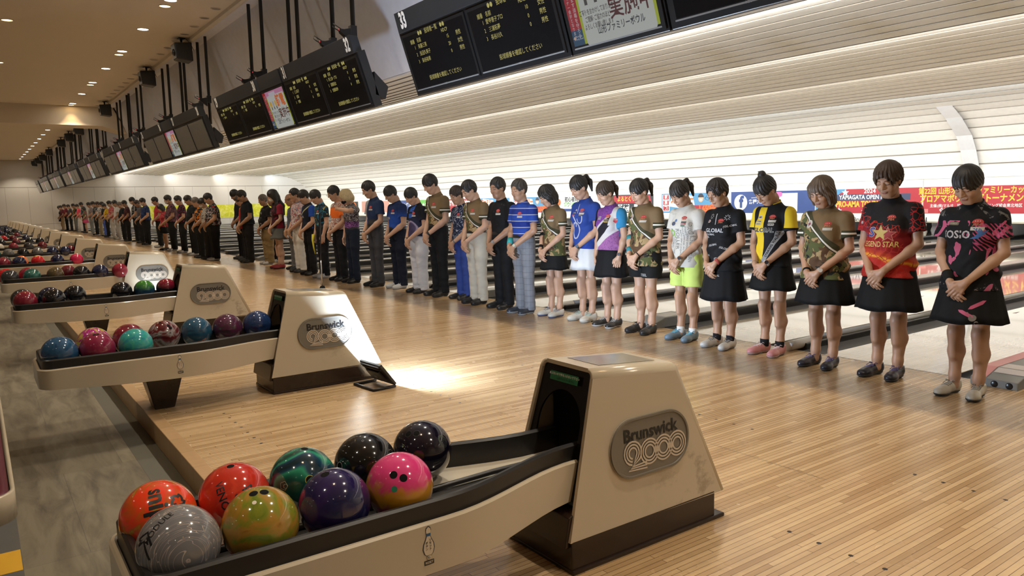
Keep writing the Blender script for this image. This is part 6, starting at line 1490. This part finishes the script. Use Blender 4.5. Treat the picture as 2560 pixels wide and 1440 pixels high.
P(-13.68, 5.37, 1.66, 'young man in a dark teal shirt and white shoes behind the mop', 'm', 32, -8, .93, 'sides', .0, 0, 'bangs', BLACKH, SM('teal_shirt', blotch((.012, .018, .022), [(.54, (.012, .09, .16)), (.60, (.03, .20, .26)), (.66, (.4, .3, .05))], 9, 2.5)), ('trousers', (.010, .010, .012), 1.0), ((.50, .50, .50), (.45, .45, .45), (.4, .4, .4)), 'mid', None, .6, tuck=True, group=MN, collar=plain((.02, .22, .45), .7), decals=d_jp())
P(-14.49, 5.43, 1.68, 'man in a black shirt with bright blue sleeves', 'm', 26, -4, .98, 'clasp', .0, 0, 'bangs', BLACKH, SM('black_blue_shirt', lambda n, p, o: n.mix(n.gt(n.math('ABSOLUTE', o[0]), .165), n.mix(n.math('MULTIPLY', n.band(n.math('ADD', o[2], n.math('MULTIPLY', o[0], -.8)), 1.16, 1.19), 1), (.009, .011, .02, 1), (.4, .38, .2)), (.015, .06, .32))), ('trousers', (.010, .010, .012), 1.1), BS, 'mid', .87, .62, group=MN, decals=lambda D: D('lettering', text2d('GATE', .05, .02), (.5, .5, .52), -.02, 1.09, fine_=None))
P(-15.21, 5.47, 1.73, 'man in a red and white floral shirt and white trousers', 'm', 10, 4, 1.03, 'clasp', .0, 1, 'short', BLACKH, SM('floral_shirt', blotch((.50, .48, .46), [(.53, (.35, .03, .03)), (.57, (.03, .05, .14)), (.60, (.5, .48, .46))], 19, 3.0)), ('trousers', (.56, .54, .50), 1.15), BS, 'mid', .87, .60, group=MN, collar=plain((.10, .15, .25), .7))
P(-15.9, 5.62, 1.63, 'bald man half hidden behind the floral shirt, in grey', 'm', 18, 0, 1.06, 'clasp', .0, 1, 'bald', GREYH, SM('grey_shirt', blotch((.08, .09, .11), [(.62, (.15, .15, .17))], 9)), ('trousers', (.10, .10, .10), 1.1), BS, 'mid', .87, .6, group=MN)
P(-16.22, 5.93, 1.56, 'woman in dark top and white shorts almost hidden in the second row', 'f', 28, 0, .95, 'clasp', .0, 0, 'bob', BROWNH, cloth((.10, .03, .05)), ('shorts', (.55, .53, .50), .58), ((.5, .48, .45), (.4, .4, .4), (.4, .4, .4)), 'mid', .78, .6, group=MN)
P(-16.45, 5.46, 1.73, 'woman with long black hair and a white mask in a dark red shirt', 'f', 26, -4, .95, 'clasp', .0, 0, 'long', BLACKH, SM('dark_red_shirt', lambda n, p, o: n.mix(n.gt(n.math('ABSOLUTE', o[0]), .14), n.mix(n.gt(n.noise(p, 24, 4, .7), .57), (.02, .008, .01, 1), (.16, .012, .03)), (.20, .012, .03))), ('skirt', (.10, .105, .10), .60, .9), ((.28, .02, .025), (.02, .02, .02), (.3, .05, .05)), 'mid', .82, .6, mask=(.55, .54, .52), group=MN, decals=lambda D: D('lettering', text2d('GE\nPIN', .05, .01), (.3, .28, .28), -.02, 1.11, fine_=None))
P(-17.85, 5.66, 1.65, 'grey haired man in a black eagle shirt and khaki trousers', 'm', 16, 6, 1.2, 'clasp', .0, 2, 'short', GREYH, SM('eagle_shirt', blotch((.012, .011, .012), [(.63, (.22, .21, .21))], 7, 1.8)), ('trousers', (.19, .125, .045), 1.25), ((.3, .29, .28), (.3, .3, .3), (.2, .2, .2)), 'mid', .82, .64, group=MN)
P(-18.36, 6.02, 1.63, 'man peering out behind the grey haired man in the eagle shirt', 'm', 14, 0, .98, 'clasp', .0, 2, 'short', BLACKH, cloth((.012, .012, .013)), ('trousers', (.010, .010, .011), 1.0), ((.35, .34, .33), (.3, .3, .3), (.2, .2, .2)), 'far', None, .6, group=MN)
P(-18.85, 5.50, 1.77, 'man in a plain black polo shirt and black trousers with folded hands', 'm', 30, -4, 1.08, 'clasp', .0, 2, 'short', BLACKH, cloth((.010, .011, .014)), ('trousers', (.012, .010, .009), 1.15), BS, 'mid', .84, .62, group=MN)
P(-19.5, 5.62, 1.65, 'man in a red and yellow shirt in front of a tall dark figure', 'm', 32, -6, .98, 'clasp', .0, 1, 'short', BROWNH, SM('red_yellow_shirt', lambda n, p, o: n.mix(n.lt(o[0], -.07), (.38, .02, .015, 1), (.50, .28, .02))), ('trousers', (.010, .010, .011), 1.0), BS, 'mid', .78, .6, group=MN)
P(-20.2, 5.72, 1.81, 'tall dark dressed man behind the red and yellow shirt', 'm', 34, 0, 1.0, 'clasp', .0, 2, 'bangs', BLACKH, cloth((.012, .012, .013)), ('trousers', (.010, .010, .011), 1.0), BS, 'far', .86, .6, group=MN)
# ---- the far end of the line, shared bodies
FN = 'people at the far end of the line'
far = [
 (-20.28, 5.06, 1.73, 'm', 1.25, 'short', BLACKH, 'black shirt with white and red marks', ('k', (.012, .012, .012), (.32, .30, .30), (.35, .02, .02)), (.008, .008, .009), None, 'big man leaning forward, hands clasped'),
 (-20.98, 5.06, 1.62, 'm', .98, 'bangs', BLACKH, 'pale patterned shirt', ('k', (.36, .32, .28), (.03, .03, .03), (.3, .28, .25)), (.02, .02, .022), (.5, .48, .44), 'man with mask and striped trousers'),
 (-21.72, 5.06, 1.65, 'm', 1.0, 'short', GREYH, 'black shirt with an orange flame', ('k', (.010, .010, .012), (.62, .20, .02), (.3, .3, .3)), (.010, .010, .010), None, 'man beside the pale patterned shirt'),
 (-23.05, 5.18, 1.72, 'm', 1.1, 'short', BLACKH, 'plain black shirt', ('p', (.010, .010, .011)), (.010, .010, .010), None, 'man with his chin level'),
 (-24.57, 5.22, 1.74, 'm', 1.0, 'short', BLACKH, 'black shirt with dark pink flowers', ('k', (.012, .010, .012), (.22, .02, .07), (.02, .01, .02)), (.010, .010, .010), None, 'man'),
 (-25.9, 5.20, 1.78, 'm', 1.22, 'short', BLACKH, 'grey and pink striped shirt', ('k', (.10, .045, .055), (.02, .015, .018), (.33, .05, .13)), (.010, .010, .010), (.45, .44, .42), 'big masked man'),
 (-26.7, 5.12, 1.5, 'f', .98, 'bob', BLACKH, 'red patterned shirt and black skirt', ('k', (.30, .02, .03), (.38, .1, .1), (.1, .01, .01)), 'skirt', None, 'short woman'),
 (-28.8, 5.35, 1.76, 'm', 1.05, 'short', BLACKH, 'plain red shirt', ('p', (.32, .015, .02)), (.010, .010, .011), None, 'man'),
 (-31.2, 5.36, 1.76, 'm', 1.1, 'short', BLACKH, 'navy blue shirt', ('k', (.010, .02, .07), (.015, .03, .10), (.2, .22, .26)), (.010, .010, .010), (.45, .44, .42), 'masked man'),
 (-32.9, 5.45, 1.70, 'm', 1.0, 'short', BROWNH, 'dark grey shirt', ('p', (.045, .04, .045)), (.012, .011, .010), None, 'man'),
 (-34.6, 5.55, 1.84, 'm', 1.05, 'bangs', BLACKH, 'black shirt and white mask', ('k', (.010, .010, .011), (.25, .25, .25), (.02, .02, .02)), (.010, .010, .010), (.5, .48, .46), 'tall man'),
 (-35.3, 5.35, 1.72, 'm', 1.0, 'short', BLACKH, 'maroon and black shirt', ('k', (.06, .012, .016), (.015, .012, .012), (.1, .03, .03)), (.012, .010, .010), None, 'man'),
 (-36.0, 5.28, 1.66, 'm', 1.12, 'short', GREYH, 'plain black shirt and black trousers', ('p', (.010, .010, .011)), (.010, .010, .010), None, 'grey haired man'),
 (-38.3, 5.4, 1.76, 'm', .98, 'short', BLACKH, 'white shirt', ('p', (.40, .38, .36)), (.30, .28, .25), None, 'man partly hidden'),
 (-40.3, 5.45, 1.76, 'm', 1.05, 'short', BLACKH, 'red and white hooped shirt', ('k', (.35, .03, .035), (.42, .40, .38), (.3, .02, .02)), (.35, .33, .30), None, 'man'),
 (-41.2, 5.35, 1.64, 'm', .98, 'short', BLACKH, 'yellow shirt and black trousers', ('k', (.50, .33, .02), (.10, .07, .01), (.5, .35, .03)), (.012, .012, .012), (.5, .48, .45), 'man'),
 (-43.2, 5.5, 1.74, 'm', 1.0, 'short', BLACKH, 'dark shirt and royal blue trousers', ('p', (.015, .016, .02)), (.03, .07, .30), None, 'man'),
 (-44.0, 5.4, 1.76, 'm', 1.0, 'short', BROWNH, 'white and black shirt and tan trousers', ('k', (.40, .38, .36), (.02, .02, .02), (.3, .3, .3)), (.22, .17, .09), None, 'man'),
 (-45.6, 5.4, 1.78, 'm', 1.05, 'short', BLACKH, 'black and grey zigzag shirt', ('k', (.02, .02, .02), (.22, .22, .22), (.02, .02, .02)), (.012, .012, .012), None, 'man'),
 (-48.0, 5.45, 1.76, 'm', 1.0, 'short', BLACKH, 'grey floral shirt and grey trousers', ('k', (.14, .12, .12), (.32, .24, .24), (.1, .02, .03)), (.14, .14, .135), None, 'man'),
 (-50.2, 5.4, 1.54, 'f', .96, 'bob', BLACKH, 'green and pink flowered top and pink skirt', ('k', (.10, .12, .06), (.32, .06, .10), (.05, .05, .03)), 'pink', None, 'woman'),
 (-51.8, 5.5, 1.80, 'm', 1.0, 'short', BLACKH, 'teal and black shirt', ('k', (.02, .05, .06), (.03, .12, .13), (.02, .02, .02)), (.012, .012, .012), None, 'tall man'),
 (-53.2, 5.4, 1.70, 'm', 1.0, 'short', BLACKH, 'bright coral shirt and white trousers', ('p', (.60, .045, .09)), (.50, .47, .43), (.5, .48, .45), 'man'),
 (-54.8, 5.35, 1.74, 'm', 1.02, 'short', BLACKH, 'black and yellow shirt', ('k', (.015, .015, .015), (.38, .28, .05), (.02, .02, .02)), (.10, .10, .09), None, 'man'),
 (-56.0, 5.2, 1.70, 'm', 1.0, 'short', BLACKH, 'plain dark shirt and black trousers', ('p', (.03, .02, .022)), (.012, .012, .012), None, 'man'),
 (-57.0, 5.05, 1.74, 'm', 1.05, 'fluffy', BROWNH, 'dark red shirt, his hair brown', ('k', (.16, .015, .025), (.05, .01, .012), (.1, .01, .01)), (.010, .010, .010), None, 'man'),
 (-57.7, 4.9, 1.66, 'm', 1.05, 'short', BLACKH, 'maroon shirt and beige trousers', ('k', (.10, .015, .022), (.04, .01, .012), (.1, .02, .02)), (.36, .28, .18), (.5, .48, .45), 'masked man'),
 (-58.6, 4.9, 1.64, 'f', .98, 'bob', BLACKH, 'black and white top and black skirt', ('k', (.02, .02, .02), (.35, .33, .31), (.02, .02, .02)), 'skirt', None, 'woman'),
]
for i, (x, y, tp, sx, bk, hr, hcol, ds, sh_, bt_, mk, who) in enumerate(far):
    st = cloth(sh_[1]) if sh_[0] == 'p' else SM('far_shirt_%d' % i, blotch(sh_[1], [(.55, sh_[2]), (.64, sh_[3])], 10, 2.0, i*1.3))
    b_ = ('skirt', (.010, .010, .010), .58, 1.0) if bt_ == 'skirt' else (('skirt', (.40, .03, .10), .62, 1.0) if bt_ == 'pink' else ('trousers', bt_, 1.12))
    wc = random.random() < .4
    P(x, y, tp, f'{who} in a {ds}', sx, 24 if i % 3 else 30, 0, bk, 'clasp', random.uniform(-.10, .10), 1+(i % 2), hr, hcol, st, b_, ((.42, .41, .40), (.3, .3, .3), (.3, .3, .3)) if wc else BS, 'far', .84 if sx == 'm' else .80, .6, mask=mk, group=FN)
# ---- things they hold or that stand by them
r = empty('dust_mop', (-11.62, 4.52, 0)); tag(r, 'dust mop with a silver handle standing upright in front of the line', 'mop')
b = MB(); b.tube([(0, 0, .05), (0.0, .0, .50)], .0115, 10); b.obj('handle', plain((.5, .5, .5), .25, metal=.7), r)
b = MB(); b.tube([(0, 0, .50), (-.01, .015, .88), (-.03, .03, 1.25)], .014, 10); b.obj('grip', plain((.03, .03, .035), .4), r)
b = MB(); b.prism([(-.10, 0), (-.02, .075), (.02, .085), (.03, .075), (.10, 0)], -.03, .03, 'y'); b.obj('mop_head', plain((.012, .012, .012), .9), r, bevel=.006)
for (x, y, z, lb, c_) in ((-13.78, 5.24, .70, 'yellow ribbon towel in the hand of the man in teal', (.60, .52, .03)),):
    b = MB(); b.tube([(0, 0, .12), (.03, -.03, .02), (.05, -.03, -.10), (.09, -.02, -.24)], [.035, .022, .015, .01], 10); o = b.obj('towel', plain(c_, .8), None, loc=(x, y, z)); tag(o, lb, 'towel')
